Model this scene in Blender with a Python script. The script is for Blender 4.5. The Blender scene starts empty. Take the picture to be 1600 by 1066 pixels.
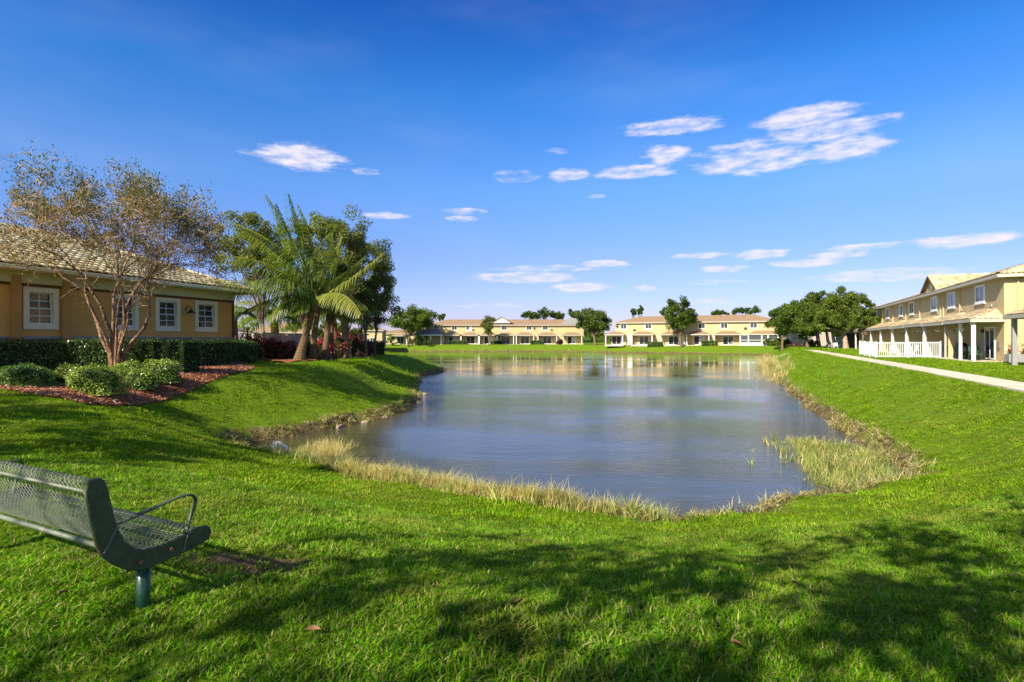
import bpy, math, random
import numpy as np
from mathutils import Vector, Matrix

random.seed(7)
RNG = np.random.default_rng(11)
R = math.radians
F = 889.0      # focal length in photo pixels
EYE = 1.5
HOR = 530.0
SC = bpy.context.scene
COL = SC.collection

# ------------------------------------------------------------------ camera
cam_d = bpy.data.cameras.new('camera')
cam = bpy.data.objects.new('camera', cam_d)
COL.objects.link(cam)
cam_d.sensor_width = 36.0
cam_d.lens = F / 1600.0 * 36.0
cam_d.shift_y = -3.0 / 1600.0
cam_d.clip_start = 0.05
cam_d.clip_end = 3000
cam.location = (0, 0, EYE)
cam.rotation_euler = (R(90), 0, 0)
SC.camera = cam

# ------------------------------------------------------------------ colour management
SC.view_settings.view_transform = 'Standard'
SC.view_settings.look = 'None'
SC.view_settings.gamma = 1.0
SC.view_settings.exposure = 0.9
SC.view_settings.use_curve_mapping = False

SUN_AZ = 38.0   # degrees left of straight behind the camera
SUN_EL = 35.0
sdir = Vector((-math.sin(R(SUN_AZ)) * math.cos(R(SUN_EL)), -math.cos(R(SUN_AZ)) * math.cos(R(SUN_EL)), math.sin(R(SUN_EL))))
sun_d = bpy.data.lights.new('sun', 'SUN')
sun = bpy.data.objects.new('sun', sun_d)
COL.objects.link(sun)
sun_d.energy = 5.0
sun_d.angle = R(0.5)
sun_d.color = (1.0, 0.92, 0.77)
sun.rotation_euler = sdir.to_track_quat('Z', 'Y').to_euler()


def N(nt, typ, **kw):
    n = nt.nodes.new(typ)
    for k, v in kw.items():
        if k.startswith('i_'):
            key = k[2:]
            key = int(key) if key.isdigit() else key.replace('_', ' ')
            n.inputs[key].default_value = v
        else:
            setattr(n, k, v)
    return n


def L(nt, a, b):
    nt.links.new(a, b)


def math_n(nt, op, a, b=None, c=None, clamp=False):
    n = nt.nodes.new('ShaderNodeMath')
    n.operation = op
    n.use_clamp = clamp
    for i, v in enumerate((a, b, c)):
        if v is None:
            continue
        if isinstance(v, (int, float)):
            n.inputs[i].default_value = v
        else:
            nt.links.new(v, n.inputs[i])
    return n.outputs[0]


# ------------------------------------------------------------------ world: sky with fair-weather clouds
world = bpy.data.worlds.new('World')
SC.world = world
world.use_nodes = True
wt = world.node_tree
wt.nodes.clear()
w_out = N(wt, 'ShaderNodeOutputWorld')
w_bg = N(wt, 'ShaderNodeBackground')
w_bg.inputs['Strength'].default_value = 0.105
sky = N(wt, 'ShaderNodeTexSky')
sky.sky_type = 'NISHITA'
sky.sun_disc = False
sky.sun_elevation = R(SUN_EL)
sky.sun_rotation = R(180 + SUN_AZ)
sky.air_density = 1.0
sky.dust_density = 0.3
sky.ozone_density = 3.0
tc = N(wt, 'ShaderNodeTexCoord')
sep = N(wt, 'ShaderNodeSeparateXYZ')
L(wt, tc.outputs['Generated'], sep.inputs[0])
az = math_n(wt, 'ARCTAN2', sep.outputs[0], sep.outputs[1])
el = math_n(wt, 'ARCSINE', sep.outputs[2])
# deepening of the blue with height, faded towards the sun to lift ambient light
elc = math_n(wt, 'MAXIMUM', el, 0.0)
mr = N(wt, 'ShaderNodeMapRange', clamp=True)
L(wt, elc, mr.inputs[0]); mr.inputs[1].default_value = 0.0; mr.inputs[2].default_value = 0.62
tint = N(wt, 'ShaderNodeValToRGB')
L(wt, mr.outputs[0], tint.inputs[0])
cr = tint.color_ramp
cr.elements[0].position = 0.0; cr.elements[0].color = (0.54, 0.47, 0.74, 1)
cr.elements[1].position = 1.0; cr.elements[1].color = (0.05, 0.33, 0.84, 1)
for p_, c_ in ((.11, (.52, .505, .80)), (.235, (.475, .53, .87)), (.41, (.43, .66, .97)), (.65, (.19, .60, 1.05)), (.84, (.085, .40, .92))):
    e = cr.elements.new(p_); e.color = c_ + (1,)
mulc = N(wt, 'ShaderNodeMix', data_type='RGBA', blend_type='MULTIPLY')
sdv = N(wt, 'ShaderNodeVectorMath', operation='DOT_PRODUCT'); L(wt, tc.outputs['Generated'], sdv.inputs[0]); sdv.inputs[1].default_value = tuple(sdir)
away = N(wt, 'ShaderNodeMapRange', clamp=True, interpolation_type='SMOOTHSTEP'); L(wt, sdv.outputs['Value'], away.inputs[0])
away.inputs[1].default_value = 0.95; away.inputs[2].default_value = 0.0; away.inputs[3].default_value = 0.0; away.inputs[4].default_value = 1.0
L(wt, away.outputs[0], mulc.inputs[0])
L(wt, sky.outputs[0], mulc.inputs[6]); L(wt, tint.outputs[0], mulc.inputs[7])
# cloud coordinates
comb = N(wt, 'ShaderNodeCombineXYZ')
L(wt, az, comb.inputs[0]); L(wt, el, comb.inputs[1])
mp = N(wt, 'ShaderNodeMapping'); mp.inputs['Scale'].default_value = (9, 34, 1)
L(wt, comb.outputs[0], mp.inputs[0])
nz = N(wt, 'ShaderNodeTexNoise'); nz.inputs['Scale'].default_value = 1.3; nz.inputs['Detail'].default_value = 7; nz.inputs['Roughness'].default_value = 0.58
L(wt, mp.outputs[0], nz.inputs[0])
nz2 = N(wt, 'ShaderNodeTexNoise'); nz2.inputs['Scale'].default_value = 3.2; nz2.inputs['Detail'].default_value = 4; nz2.inputs['Roughness'].default_value = 0.6
L(wt, mp.outputs[0], nz2.inputs[0])
disp = N(wt, 'ShaderNodeVectorMath', operation='SUBTRACT'); L(wt, nz.outputs['Color'], disp.inputs[0]); disp.inputs[1].default_value = (.5, .5, .5)
disp2 = N(wt, 'ShaderNodeVectorMath', operation='MULTIPLY'); L(wt, disp.outputs[0], disp2.inputs[0]); disp2.inputs[1].default_value = (0.05, 0.009, 0)
wv = N(wt, 'ShaderNodeVectorMath', operation='ADD'); L(wt, comb.outputs[0], wv.inputs[0]); L(wt, disp2.outputs[0], wv.inputs[1])
# cloud banks: photo px centre, half sizes, opacity
CL = [(470, 245, 88, 19, 1.0), (1050, 198, 90, 12, .8), (1262, 182, 88, 17, 1.0), (1378, 187, 36, 8, .45),
      (1180, 232, 100, 14, .65), (1290, 205, 110, 15, .75), (1325, 232, 84, 18, 1.0), (1180, 255, 110, 17, .8), (1040, 242, 40, 15, 1.0),
      (992, 269, 70, 11, .9), (888, 274, 40, 10, .75), (806, 276, 36, 9, .35), (600, 337, 38, 6, .8),
      (725, 330, 36, 5, .5), (724, 342, 36, 5, .6), (1505, 376, 100, 11, .95), (1190, 397, 52, 8, .9), (1095, 400, 50, 5, .7),
      (1345, 386, 70, 6, .8), (1310, 398, 48, 7, .85), (1258, 411, 62, 7, .85), (1385, 430, 130, 12, .65),
      (905, 449, 56, 8, .9), (820, 434, 90, 10, .75), (940, 412, 48, 6, .85), (860, 420, 90, 5, .5),
      (1130, 420, 42, 6, .8), (1004, 450, 18, 5, .5), (1115, 441, 50, 4, .4), (1110, 471, 50, 4, .4), (770, 478, 50, 4, .3),
      (1120, -210, 330, 70, .8), (600, -260, 300, 60, .75), (1600, -330, 380, 80, .8), (250, -330, 330, 70, .7), (1000, -520, 480, 120, .8), (-250, -150, 260, 60, .6), (2100, -120, 380, 80, .7),
      (570, 268, 24, 5, .4), (870, 236, 16, 4, .4), (928, 308, 16, 3, .3)]
dens = None
for (cx, cy, hx, hy, op) in CL:
    vx, vz = (cx - 800) / F, (HOR - cy) / F
    a0 = math.atan2(vx, 1); e0 = math.asin(vz / math.sqrt(vx * vx + vz * vz + 1))
    k = 1 / (1 + vx * vx)
    ha = hx / F * k * 1.02; he = hy / F * math.sqrt(k) * 1.08
    s1 = N(wt, 'ShaderNodeVectorMath', operation='SUBTRACT'); L(wt, wv.outputs[0], s1.inputs[0]); s1.inputs[1].default_value = (a0, e0, 0)
    s2 = N(wt, 'ShaderNodeVectorMath', operation='MULTIPLY'); L(wt, s1.outputs[0], s2.inputs[0]); s2.inputs[1].default_value = (1 / ha, 1 / he, 0)
    s3 = N(wt, 'ShaderNodeVectorMath', operation='LENGTH'); L(wt, s2.outputs[0], s3.inputs[0])
    d = math_n(wt, 'SUBTRACT', 1.0, s3.outputs['Value'])
    d = math_n(wt, 'MULTIPLY', d, 2.1, clamp=False)
    d = math_n(wt, 'MINIMUM', d, op * .85)
    dens = d if dens is None else math_n(wt, 'MAXIMUM', dens, d)
n2 = math_n(wt, 'SUBTRACT', nz2.outputs['Fac'], 0.5)
n2 = math_n(wt, 'MULTIPLY', n2, 2.3)
dd = math_n(wt, 'ADD', dens, n2)
dm = N(wt, 'ShaderNodeMapRange', clamp=True, interpolation_type='SMOOTHSTEP')
L(wt, dd, dm.inputs[0]); dm.inputs[1].default_value = -0.05; dm.inputs[2].default_value = 1.35
cloud = math_n(wt, 'MULTIPLY', dm.outputs[0], math_n(wt, 'GREATER_THAN', el, 0.0))
# thin high veil everywhere
mp3 = N(wt, 'ShaderNodeMapping'); mp3.inputs['Scale'].default_value = (2.2, 7, 1); mp3.inputs['Rotation'].default_value = (0, 0, R(-14))
L(wt, comb.outputs[0], mp3.inputs[0])
nz3 = N(wt, 'ShaderNodeTexNoise'); nz3.inputs['Scale'].default_value = 1.2; nz3.inputs['Detail'].default_value = 5
L(wt, mp3.outputs[0], nz3.inputs[0])
v3 = N(wt, 'ShaderNodeMapRange', clamp=True, interpolation_type='SMOOTHSTEP'); L(wt, nz3.outputs['Fac'], v3.inputs[0])
v3.inputs[1].default_value = 0.42; v3.inputs[2].default_value = 0.8; v3.inputs[4].default_value = 0.07
cloud2 = math_n(wt, 'MAXIMUM', cloud, v3.outputs[0])
mixc = N(wt, 'ShaderNodeMix', data_type='RGBA')
L(wt, cloud2, mixc.inputs[0]); L(wt, mulc.outputs[2], mixc.inputs[6]); mixc.inputs[7].default_value = (4.9, 4.6, 5.1, 1)
L(wt, mixc.outputs[2], w_bg.inputs['Color']); L(wt, w_bg.outputs[0], w_out.inputs[0])

# ------------------------------------------------------------------ helpers: tags, mesh building


def tag(o, label=None, cat=None, group=None, kind=None):
    if label: o['label'] = label
    if cat: o['category'] = cat
    if group: o['group'] = group
    if kind: o['kind'] = kind
    return o


def empty(name, loc=(0, 0, 0), rz=0.0, label=None, cat=None, group=None):
    o = bpy.data.objects.new(name, None)
    o.empty_display_size = 0.2
    COL.objects.link(o)
    o.location = loc
    o.rotation_euler = (0, 0, rz)
    return tag(o, label, cat, group)


def link_mesh(name, me, parent=None, loc=None, rot=None):
    o = bpy.data.objects.new(name, me)
    COL.objects.link(o)
    if parent is not None: o.parent = parent
    if loc is not None: o.location = loc
    if rot is not None: o.rotation_euler = rot
    return o


def kids(o):
    return [c for c in COL.objects if c.parent == o]


def copy_tree(o, tree):
    def rec(x, parent):
        c = x.copy(); COL.objects.link(c); c.parent = parent
        for ch in tree.get(x.name, []):
            rec(ch, c)
        return c
    return rec(o, None)


def tree_of(root):
    t = {}
    for x in COL.objects:
        if x.parent is not None:
            t.setdefault(x.parent.name, []).append(x)
    return t


def np_mesh(name, verts, faces, mat=None, cols=None, smooth=False):
    """faces: (M,3) or (M,4) int array; cols per face (M,3)"""
    verts = np.asarray(verts, np.float32); faces = np.asarray(faces, np.int32)
    me = bpy.data.meshes.new(name)
    m, k = faces.shape
    me.vertices.add(len(verts)); me.vertices.foreach_set('co', verts.ravel())
    me.loops.add(m * k); me.loops.foreach_set('vertex_index', faces.ravel())
    me.polygons.add(m); me.polygons.foreach_set('loop_start', np.arange(0, m * k, k, dtype=np.int32))
    me.update(calc_edges=True)
    if smooth:
        me.polygons.foreach_set('use_smooth', np.ones(m, bool))
    if cols is not None:
        a = me.color_attributes.new('Col', 'FLOAT_COLOR', 'CORNER')
        c = np.ones((m, k, 4), np.float32); c[:, :, :3] = np.asarray(cols, np.float32)[:, None, :]
        a.data.foreach_set('color', c.ravel())
    if mat: me.materials.append(mat)
    me.validate()
    return me


class MB:
    def __init__(s):
        s.v = []; s.f = []

    def quad(s, a, b, c, d):
        i = len(s.v); s.v += [tuple(a), tuple(b), tuple(c), tuple(d)]; s.f.append((i, i + 1, i + 2, i + 3)); return s

    def poly(s, pts):
        i = len(s.v); s.v += [tuple(p) for p in pts]; s.f.append(tuple(range(i, i + len(pts)))); return s

    def box(s, x0, x1, y0, y1, z0, z1):
        i = len(s.v)
        s.v += [(x0, y0, z0), (x1, y0, z0), (x1, y1, z0), (x0, y1, z0), (x0, y0, z1), (x1, y0, z1), (x1, y1, z1), (x0, y1, z1)]
        s.f += [(i, i + 3, i + 2, i + 1), (i + 4, i + 5, i + 6, i + 7), (i, i + 1, i + 5, i + 4), (i + 1, i + 2, i + 6, i + 5), (i + 2, i + 3, i + 7, i + 6), (i + 3, i, i + 4, i + 7)]
        return s

    def slab(s, pts, th):
        """planar polygon pts extruded by vector th"""
        n = len(pts); th = Vector(th); i = len(s.v)
        s.v += [tuple(p) for p in pts] + [tuple(Vector(p) + th) for p in pts]
        s.f.append(tuple(range(i, i + n))[::-1]); s.f.append(tuple(range(i + n, i + 2 * n)))
        for k in range(n):
            j = (k + 1) % n
            s.f.append((i + k, i + j, i + n + j, i + n + k))
        return s

    def tube(s, pts, rad, n=8, cap=True, flat=1.0):
        pts = [Vector(p) for p in pts]
        if isinstance(rad, (int, float)): rad = [rad] * len(pts)
        base = len(s.v); up = None
        for k, p in enumerate(pts):
            if k == 0: t = pts[1] - pts[0]
            elif k == len(pts) - 1: t = pts[-1] - pts[-2]
            else: t = pts[k + 1] - pts[k - 1]
            t.normalize()
            if up is None:
                a = Vector((0, 0, 1)) if abs(t.z) < .9 else Vector((1, 0, 0))
                up = (a - t * a.dot(t)).normalized()
            else:
                up = (up - t * up.dot(t))
                if up.length < 1e-5: up = t.orthogonal()
                up.normalize()
            sd = t.cross(up)
            for q in range(n):
                an = 2 * math.pi * q / n
                s.v.append(tuple(p + (up * math.cos(an) * flat + sd * math.sin(an)) * rad[k]))
        for k in range(len(pts) - 1):
            for q in range(n):
                a = base + k * n + q; b = base + k * n + (q + 1) % n
                s.f.append((a, b, b + n, a + n))
        if cap:
            s.f.append(tuple(base + q for q in range(n))[::-1])
            s.f.append(tuple(base + (len(pts) - 1) * n + q for q in range(n)))
        return s

    def lathe(s, prof, n=16, c=(0, 0, 0)):
        base = len(s.v)
        for r, z in prof:
            for q in range(n):
                an = 2 * math.pi * q / n
                s.v.append((c[0] + r * math.cos(an), c[1] + r * math.sin(an), c[2] + z))
        for k in range(len(prof) - 1):
            for q in range(n):
                a = base + k * n + q; b = base + k * n + (q + 1) % n
                s.f.append((a, b, b + n, a + n))
        return s

    def mesh(s, name, mat, smooth=False):
        me = bpy.data.meshes.new(name)
        me.from_pydata(s.v, [], s.f)
        me.update()
        if mat: me.materials.append(mat)
        if smooth:
            me.polygons.foreach_set('use_smooth', [True] * len(me.polygons))
        return me

    def build(s, name, mat, parent=None, smooth=False, bevel=0, loc=None, rot=None):
        o = link_mesh(name, s.mesh(name, mat, smooth), parent, loc, rot)
        if bevel:
            b = o.modifiers.new('bevel', 'BEVEL'); b.width = bevel; b.segments = 2; b.limit_method = 'ANGLE'
        return o


# ------------------------------------------------------------------ materials

def mat_basic(name, col, rough=0.7, var=0.12, scale=3.0, bump=0.0, bscale=40.0, spec=0.3, metal=0.0, dirt=None, coord='Object', stretch=(1, 1, 1)):
    m = bpy.data.materials.new(name); m.use_nodes = True
    nt = m.node_tree; b = nt.nodes['Principled BSDF']
    b.inputs['Roughness'].default_value = rough; b.inputs['Metallic'].default_value = metal
    b.inputs['Specular IOR Level'].default_value = spec
    t = N(nt, 'ShaderNodeTexCoord'); mpn = N(nt, 'ShaderNodeMapping'); mpn.inputs['Scale'].default_value = stretch
    L(nt, t.outputs[coord], mpn.inputs[0])
    n1 = N(nt, 'ShaderNodeTexNoise'); n1.inputs['Scale'].default_value = scale; n1.inputs['Detail'].default_value = 6; n1.inputs['Roughness'].default_value = .65
    L(nt, mpn.outputs[0], n1.inputs[0])
    ramp = N(nt, 'ShaderNodeValToRGB'); L(nt, n1.outputs['Fac'], ramp.inputs[0])
    lo = tuple(max(0, c * (1 - var)) for c in col) + (1,); hi = tuple(min(1, c * (1 + var)) for c in col) + (1,)
    ramp.color_ramp.elements[0].position = .3; ramp.color_ramp.elements[0].color = lo
    ramp.color_ramp.elements[1].position = .7; ramp.color_ramp.elements[1].color = hi
    out = ramp.outputs[0]
    if dirt:
        n3 = N(nt, 'ShaderNodeTexNoise'); n3.inputs['Scale'].default_value = scale * 2.7; n3.inputs['Detail'].default_value = 8; n3.inputs['Roughness'].default_value = .7
        L(nt, mpn.outputs[0], n3.inputs[0])
        mr_ = N(nt, 'ShaderNodeMapRange', clamp=True); L(nt, n3.outputs['Fac'], mr_.inputs[0]); mr_.inputs[1].default_value = .52 if dirt[1] < 1 else .44; mr_.inputs[2].default_value = .72 if dirt[1] < 1 else .56; mr_.inputs[4].default_value = dirt[1]
        mx = N(nt, 'ShaderNodeMix', data_type='RGBA'); L(nt, mr_.outputs[0], mx.inputs[0]); L(nt, out, mx.inputs[6]); mx.inputs[7].default_value = tuple(dirt[0]) + (1,)
        out = mx.outputs[2]
    L(nt, out, b.inputs['Base Color'])
    if bump:
        n2_ = N(nt, 'ShaderNodeTexNoise'); n2_.inputs['Scale'].default_value = bscale; n2_.inputs['Detail'].default_value = 4
        L(nt, mpn.outputs[0], n2_.inputs[0])
        bp = N(nt, 'ShaderNodeBump'); bp.inputs['Strength'].default_value = bump; bp.inputs['Distance'].default_value = .02
        L(nt, n2_.outputs['Fac'], bp.inputs['Height']); L(nt, bp.outputs[0], b.inputs['Normal'])
    return m


def mat_leaf(name, trans=0.5, rough=0.5, spec=0.22, gain=1.0):
    m = bpy.data.materials.new(name); m.use_nodes = True
    nt = m.node_tree; b = nt.nodes['Principled BSDF']; out = nt.nodes['Material Output']
    a = N(nt, 'ShaderNodeVertexColor', layer_name='Col')
    b.inputs['Roughness'].default_value = rough; b.inputs['Specular IOR Level'].default_value = spec
    L(nt, a.outputs[0], b.inputs['Base Color'])
    tr = N(nt, 'ShaderNodeBsdfTranslucent')
    mx = N(nt, 'ShaderNodeMix', data_type='RGBA', blend_type='MULTIPLY'); mx.inputs[0].default_value = 1
    L(nt, a.outputs[0], mx.inputs[6]); mx.inputs[7].default_value = (1.6, 1.7, .7, 1)
    L(nt, mx.outputs[2], tr.inputs[0])
    ms = N(nt, 'ShaderNodeMixShader'); ms.inputs[0].default_value = trans
    L(nt, b.outputs[0], ms.inputs[1]); L(nt, tr.outputs[0], ms.inputs[2]); L(nt, ms.outputs[0], out.inputs[0])
    return m


def mat_attr(name, rough=.75, bump=.2, bscale=30, var=.25):
    m = bpy.data.materials.new(name); m.use_nodes = True
    nt = m.node_tree; b = nt.nodes['Principled BSDF']
    a = N(nt, 'ShaderNodeVertexColor', layer_name='Col'); b.inputs['Roughness'].default_value = rough; b.inputs['Specular IOR Level'].default_value = .25
    g = N(nt, 'ShaderNodeNewGeometry')
    n1 = N(nt, 'ShaderNodeTexNoise'); n1.inputs['Scale'].default_value = bscale; n1.inputs['Detail'].default_value = 5; L(nt, g.outputs['Position'], n1.inputs[0])
    mr_ = N(nt, 'ShaderNodeMapRange'); L(nt, n1.outputs['Fac'], mr_.inputs[0]); mr_.inputs[1].default_value = .3; mr_.inputs[2].default_value = .7; mr_.inputs[3].default_value = 1 - var; mr_.inputs[4].default_value = 1 + var
    mx = N(nt, 'ShaderNodeVectorMath', operation='SCALE'); L(nt, a.outputs[0], mx.inputs[0]); L(nt, mr_.outputs[0], mx.inputs['Scale'])
    L(nt, mx.outputs[0], b.inputs['Base Color'])
    bp = N(nt, 'ShaderNodeBump'); bp.inputs['Strength'].default_value = bump; bp.inputs['Distance'].default_value = .02
    L(nt, n1.outputs['Fac'], bp.inputs['Height']); L(nt, bp.outputs[0], b.inputs['Normal'])
    return m


M = {}
M['stucco_orange'] = mat_basic('stucco_orange', (.72, .38, .11), .9, .10, 1.2, .35, 60, .15, dirt=((.32, .17, .06), .35))
M['stucco_pilaster'] = mat_basic('stucco_pilaster', (.54, .28, .085), .9, .08, 1.5, .3, 60, .15)
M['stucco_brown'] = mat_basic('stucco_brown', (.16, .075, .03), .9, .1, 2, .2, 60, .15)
M['cream_trim'] = mat_basic('cream_trim', (.84, .74, .48), .7, .06, 4, .15, 60, .25, dirt=((.45, .38, .25), .35))
M['frieze'] = mat_basic('frieze_paint', (.64, .58, .32), .7, .06, 2, .1, 50, .2, dirt=((.4, .36, .2), .3))
M['white_frame'] = mat_basic('white_frame', (.8, .8, .78), .5, .05, 6, 0, 40, .4)
M['stucco_yellow'] = mat_basic('stucco_yellow', (.51, .395, .215), .9, .07, .8, .3, 50, .12, dirt=((.5, .36, .16), .3))
M['stucco_yellow_far'] = mat_basic('stucco_yellow_far', (.50, .385, .20), .9, .06, .5, .1, 20, .1)
M['white_paint'] = mat_basic('white_paint', (.68, .67, .62), .55, .05, 3, 0, 40, .35, dirt=((.5, .48, .42), .3))
M['grey_paint'] = mat_basic('grey_paint', (.27, .27, .255), .6, .06, 3, 0, 40, .3)
M['fascia'] = mat_basic('fascia_paint', (.44, .40, .32), .6, .06, 3, 0, 40, .3, dirt=((.4, .36, .28), .3))
M['black_metal'] = mat_basic('black_metal', (.02, .02, .022), .4, .2, 8, 0, 40, .5)
M['beige_panel'] = mat_basic('beige_panel', (.42, .37, .30), .75, .1, 1.5, .1, 30, .2, dirt=((.3, .25, .2), .35))
M['concrete'] = mat_basic('concrete', (.62, .53, .39), .9, .12, .9, .4, 30, .1, dirt=((.3, .25, .18), .5))
M['bark'] = mat_basic('bark', (.16, .11, .07), .9, .35, 6, .8, 25, .1, stretch=(1, 1, .3))
M['bark_pale'] = mat_basic('bark_pale', (.33, .25, .18), .85, .3, 5, .6, 25, .15, dirt=((.2, .1, .06), .6), stretch=(1, 1, .4))
M['myrtle_bark'] = mat_basic('myrtle_bark', (.30, .20, .12), .75, .35, 6, .9, 22, .15, dirt=((.09, .035, .018), 1.0), stretch=(1.3, 1.3, .35))
M['twig'] = mat_basic('twig_bark', (.36, .265, .165), .8, .25, 5, 0, 25, .15)
M['palm_bark'] = mat_basic('palm_bark', (.15, .10, .055), .9, .35, 4, .9, 18, .1, dirt=((.06, .035, .02), .8), stretch=(1, 1, 2.5))
M['leaf'] = mat_leaf('leaf')
M['leaf_glossy'] = mat_leaf('leaf_glossy', .22, .35, .45)
M['frond'] = mat_leaf('frond_leaf', .42, .4, .4)
M['grass_leaf'] = None
M['hedge_core'] = mat_basic('hedge_core', (.018, .028, .010), 1, .3, 8, 0, 20, 0)
M['rooftile'] = mat_attr('roof_tile_clay', .85, .25, 22, .22)
M['roof_underlay'] = mat_basic('roof_underlay', (.30, .22, .13), .9, .2, 4, .2, 20, .1)
M['black_cloth'] = mat_basic('black_cloth', (.015, .015, .018), .7, .3, 4, .3, 12, .2)
M['terracotta'] = mat_basic('terracotta', (.42, .12, .05), .8, .15, 8, .1, 30, .2)
M['soil'] = mat_basic('soil', (.06, .04, .025), 1, .3, 8, .5, 30, .05)
M['dark_green_plastic'] = mat_basic('green_plastic', (.03, .09, .05), .5, .15, 6, 0, 30, .4)


def mat_glass():
    m = bpy.data.materials.new('window_glass'); m.use_nodes = True
    nt = m.node_tree; b = nt.nodes['Principled BSDF']
    b.inputs['Base Color'].default_value = (.03, .035, .04, 1); b.inputs['Roughness'].default_value = .06
    b.inputs['Specular IOR Level'].default_value = .45
    t = N(nt, 'ShaderNodeTexCoord'); n1 = N(nt, 'ShaderNodeTexNoise'); n1.inputs['Scale'].default_value = 1.5; L(nt, t.outputs['Object'], n1.inputs[0])
    bp = N(nt, 'ShaderNodeBump'); bp.inputs['Strength'].default_value = .05; L(nt, n1.outputs['Fac'], bp.inputs['Height']); L(nt, bp.outputs[0], b.inputs['Normal'])
    return m


M['glass'] = mat_glass()
M['curtain'] = mat_basic('pale_blind', (.45, .47, .48), .8, .1, 3, 0, 30, .1, stretch=(8, 8, .2))
M['screen'] = mat_basic('porch_screen', (.07, .075, .075), .8, .2, 3, 0, 30, .1)

# ------------------------------------------------------------------ terrain
def P(px, py, z=-1.8):
    d = (EYE - z) * F / (py - HOR)
    return ((px - 800) / F * d, d)


LAKE0 = [P(372, 700), P(385, 712), P(440, 722), P(560, 745), P(700, 765), P(850, 790), P(980, 806), P(1060, 812), P(1150, 801),
         P(1230, 781), P(1300, 772), P(1395, 764), P(1425, 746), P(1388, 715), P(1340, 685), P(1290, 655), P(1250, 625), P(1217, 595),
         P(1199, 572), (42, 92), (50, 112), (53, 119), (45, 127), (30, 137), (15, 148), (-15, 150), (-33, 151), (-31, 138), (-26, 112), (-21, 88), (-17, 73),
         P(690, 577), P(660, 588), P(655, 605), P(656, 618), P(645, 634), P(610, 650), P(560, 661), P(480, 677), P(405, 690)]


def catmull(pts, n=5):
    out = []; m = len(pts)
    for i in range(m):
        p0, p1, p2, p3 = (np.array(pts[(i + k) % m], float) for k in (-1, 0, 1, 2))
        for j in range(n):
            t = j / n
            out.append(.5 * ((2 * p1) + (-p0 + p2) * t + (2 * p0 - 5 * p1 + 4 * p2 - p3) * t * t + (-p0 + 3 * p1 - 3 * p2 + p3) * t ** 3))
    return np.array(out)


LAKE = catmull(LAKE0)
# small irregularity of the bank
_t = np.arange(len(LAKE)); _d = np.linalg.norm(LAKE, axis=1)


def inside(x, y, poly):
    c = np.zeros(x.shape, bool); n = len(poly)
    for i in range(n):
        x1, y1 = poly[i]; x2, y2 = poly[(i + 1) % n]
        cond = ((y1 > y) != (y2 > y))
        xi = (x2 - x1) * (y - y1) / ((y2 - y1) if abs(y2 - y1) > 1e-12 else 1e-12) + x1
        c ^= cond & (x < xi)
    return c


def polydist(x, y, poly, closed=True):
    d = np.full(x.shape, 1e9); n = len(poly)
    for i in range(n if closed else n - 1):
        ax, ay = poly[i]; bx, by = poly[(i + 1) % n]
        dx, dy = bx - ax, by - ay; l2 = dx * dx + dy * dy + 1e-12
        t = np.clip(((x - ax) * dx + (y - ay) * dy) / l2, 0, 1)
        d = np.minimum(d, (x - ax - t * dx) ** 2 + (y - ay - t * dy) ** 2)
    return np.sqrt(d)


def shore(x, y):
    d = polydist(x, y, LAKE)
    s = np.where(inside(x, y, LAKE), -d, d)
    w = .12 * np.sin(x * 2.3 + 1.3 * np.sin(y * 1.7)) + .08 * np.sin(y * 4.1 + x * 1.1) + .05 * np.sin(x * 7.7 + y * 5.1)
    return s + w * np.exp(-(s / 2.0) ** 2)


# clubhouse frame
CB = np.array((-14.6, 29.7)); CU = np.array((.287, .958)); CO = np.array((.958, -.287))   # corner, along wall, outward
# right townhouse frame
RK = np.array((32.0, 37.0)); RU = np.array((.403, .915)); RO = np.array((-.915, .403))


def sm(t):
    t = np.clip(t, 0, 1); return t * t * (3 - 2 * t)


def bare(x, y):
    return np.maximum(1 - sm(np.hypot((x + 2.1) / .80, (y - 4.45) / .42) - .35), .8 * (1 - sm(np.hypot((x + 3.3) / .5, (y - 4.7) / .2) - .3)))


def H_s(x, y, s):
    t = np.clip(s / (7.5 - 3.6 * sm((x - 7) / 4) * (1 - sm((y - 100) / 20)) - 3.4 * sm((-x - 5.5) / 3) * sm((y - 8) / 6) * (1 - sm((y - 90) / 20))), 0, 1)
    prof = .55 * t + .45 * sm(t)
    wob = .5 + .5 * np.sin(x * .9 + np.sin(y * .6) * 2)
    soft = 1 - .8 * sm((x + 6) / 3) * (1 - sm((x - 6) / 4)) * (1 - sm((y - 13) / 3))      # the near shore has hardly any bank
    bk = (.22 + .12 * wob) * soft
    land = -1.8 + bk * sm(s / .3) + (1.8 - bk) * prof
    z = np.where(s > 0, land, -1.8 + np.maximum(s * .3, -1.5))
    r = np.hypot(x, y - 1)
    dip = -.25 * np.exp(-(r / 11) ** 4)
    z = z + dip * np.clip(s / 3, 0, 1)
    # raised bed by the clubhouse
    rx, ry = x - CB[0], y - CB[1]
    ss = rx * CU[0] + ry * CU[1]; oo = rx * CO[0] + ry * CO[1]
    mound = .42 * (1 - sm((oo - 1.5) / 8)) * (1 - sm((ss - 0) / 8)) * (oo > -30)
    z = z + mound * np.clip(s / 4, 0, 1)
    und = .03 * np.sin(x * .55 + 1) * np.sin(y * .43) + .015 * np.sin(x * 1.3 + y * .9) + .008 * np.sin(x * 3.1) * np.sin(y * 2.7 + 1)
    return z + und * np.clip(s / 2, 0, 1) * np.exp(-np.hypot(x, y) / 150)


def H(x, y):
    x = np.asarray(x, float); y = np.asarray(y, float)
    return H_s(x, y, shore(x, y))


def hz(x, y):
    return float(H(np.array([x]), np.array([y]))[0])


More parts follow.
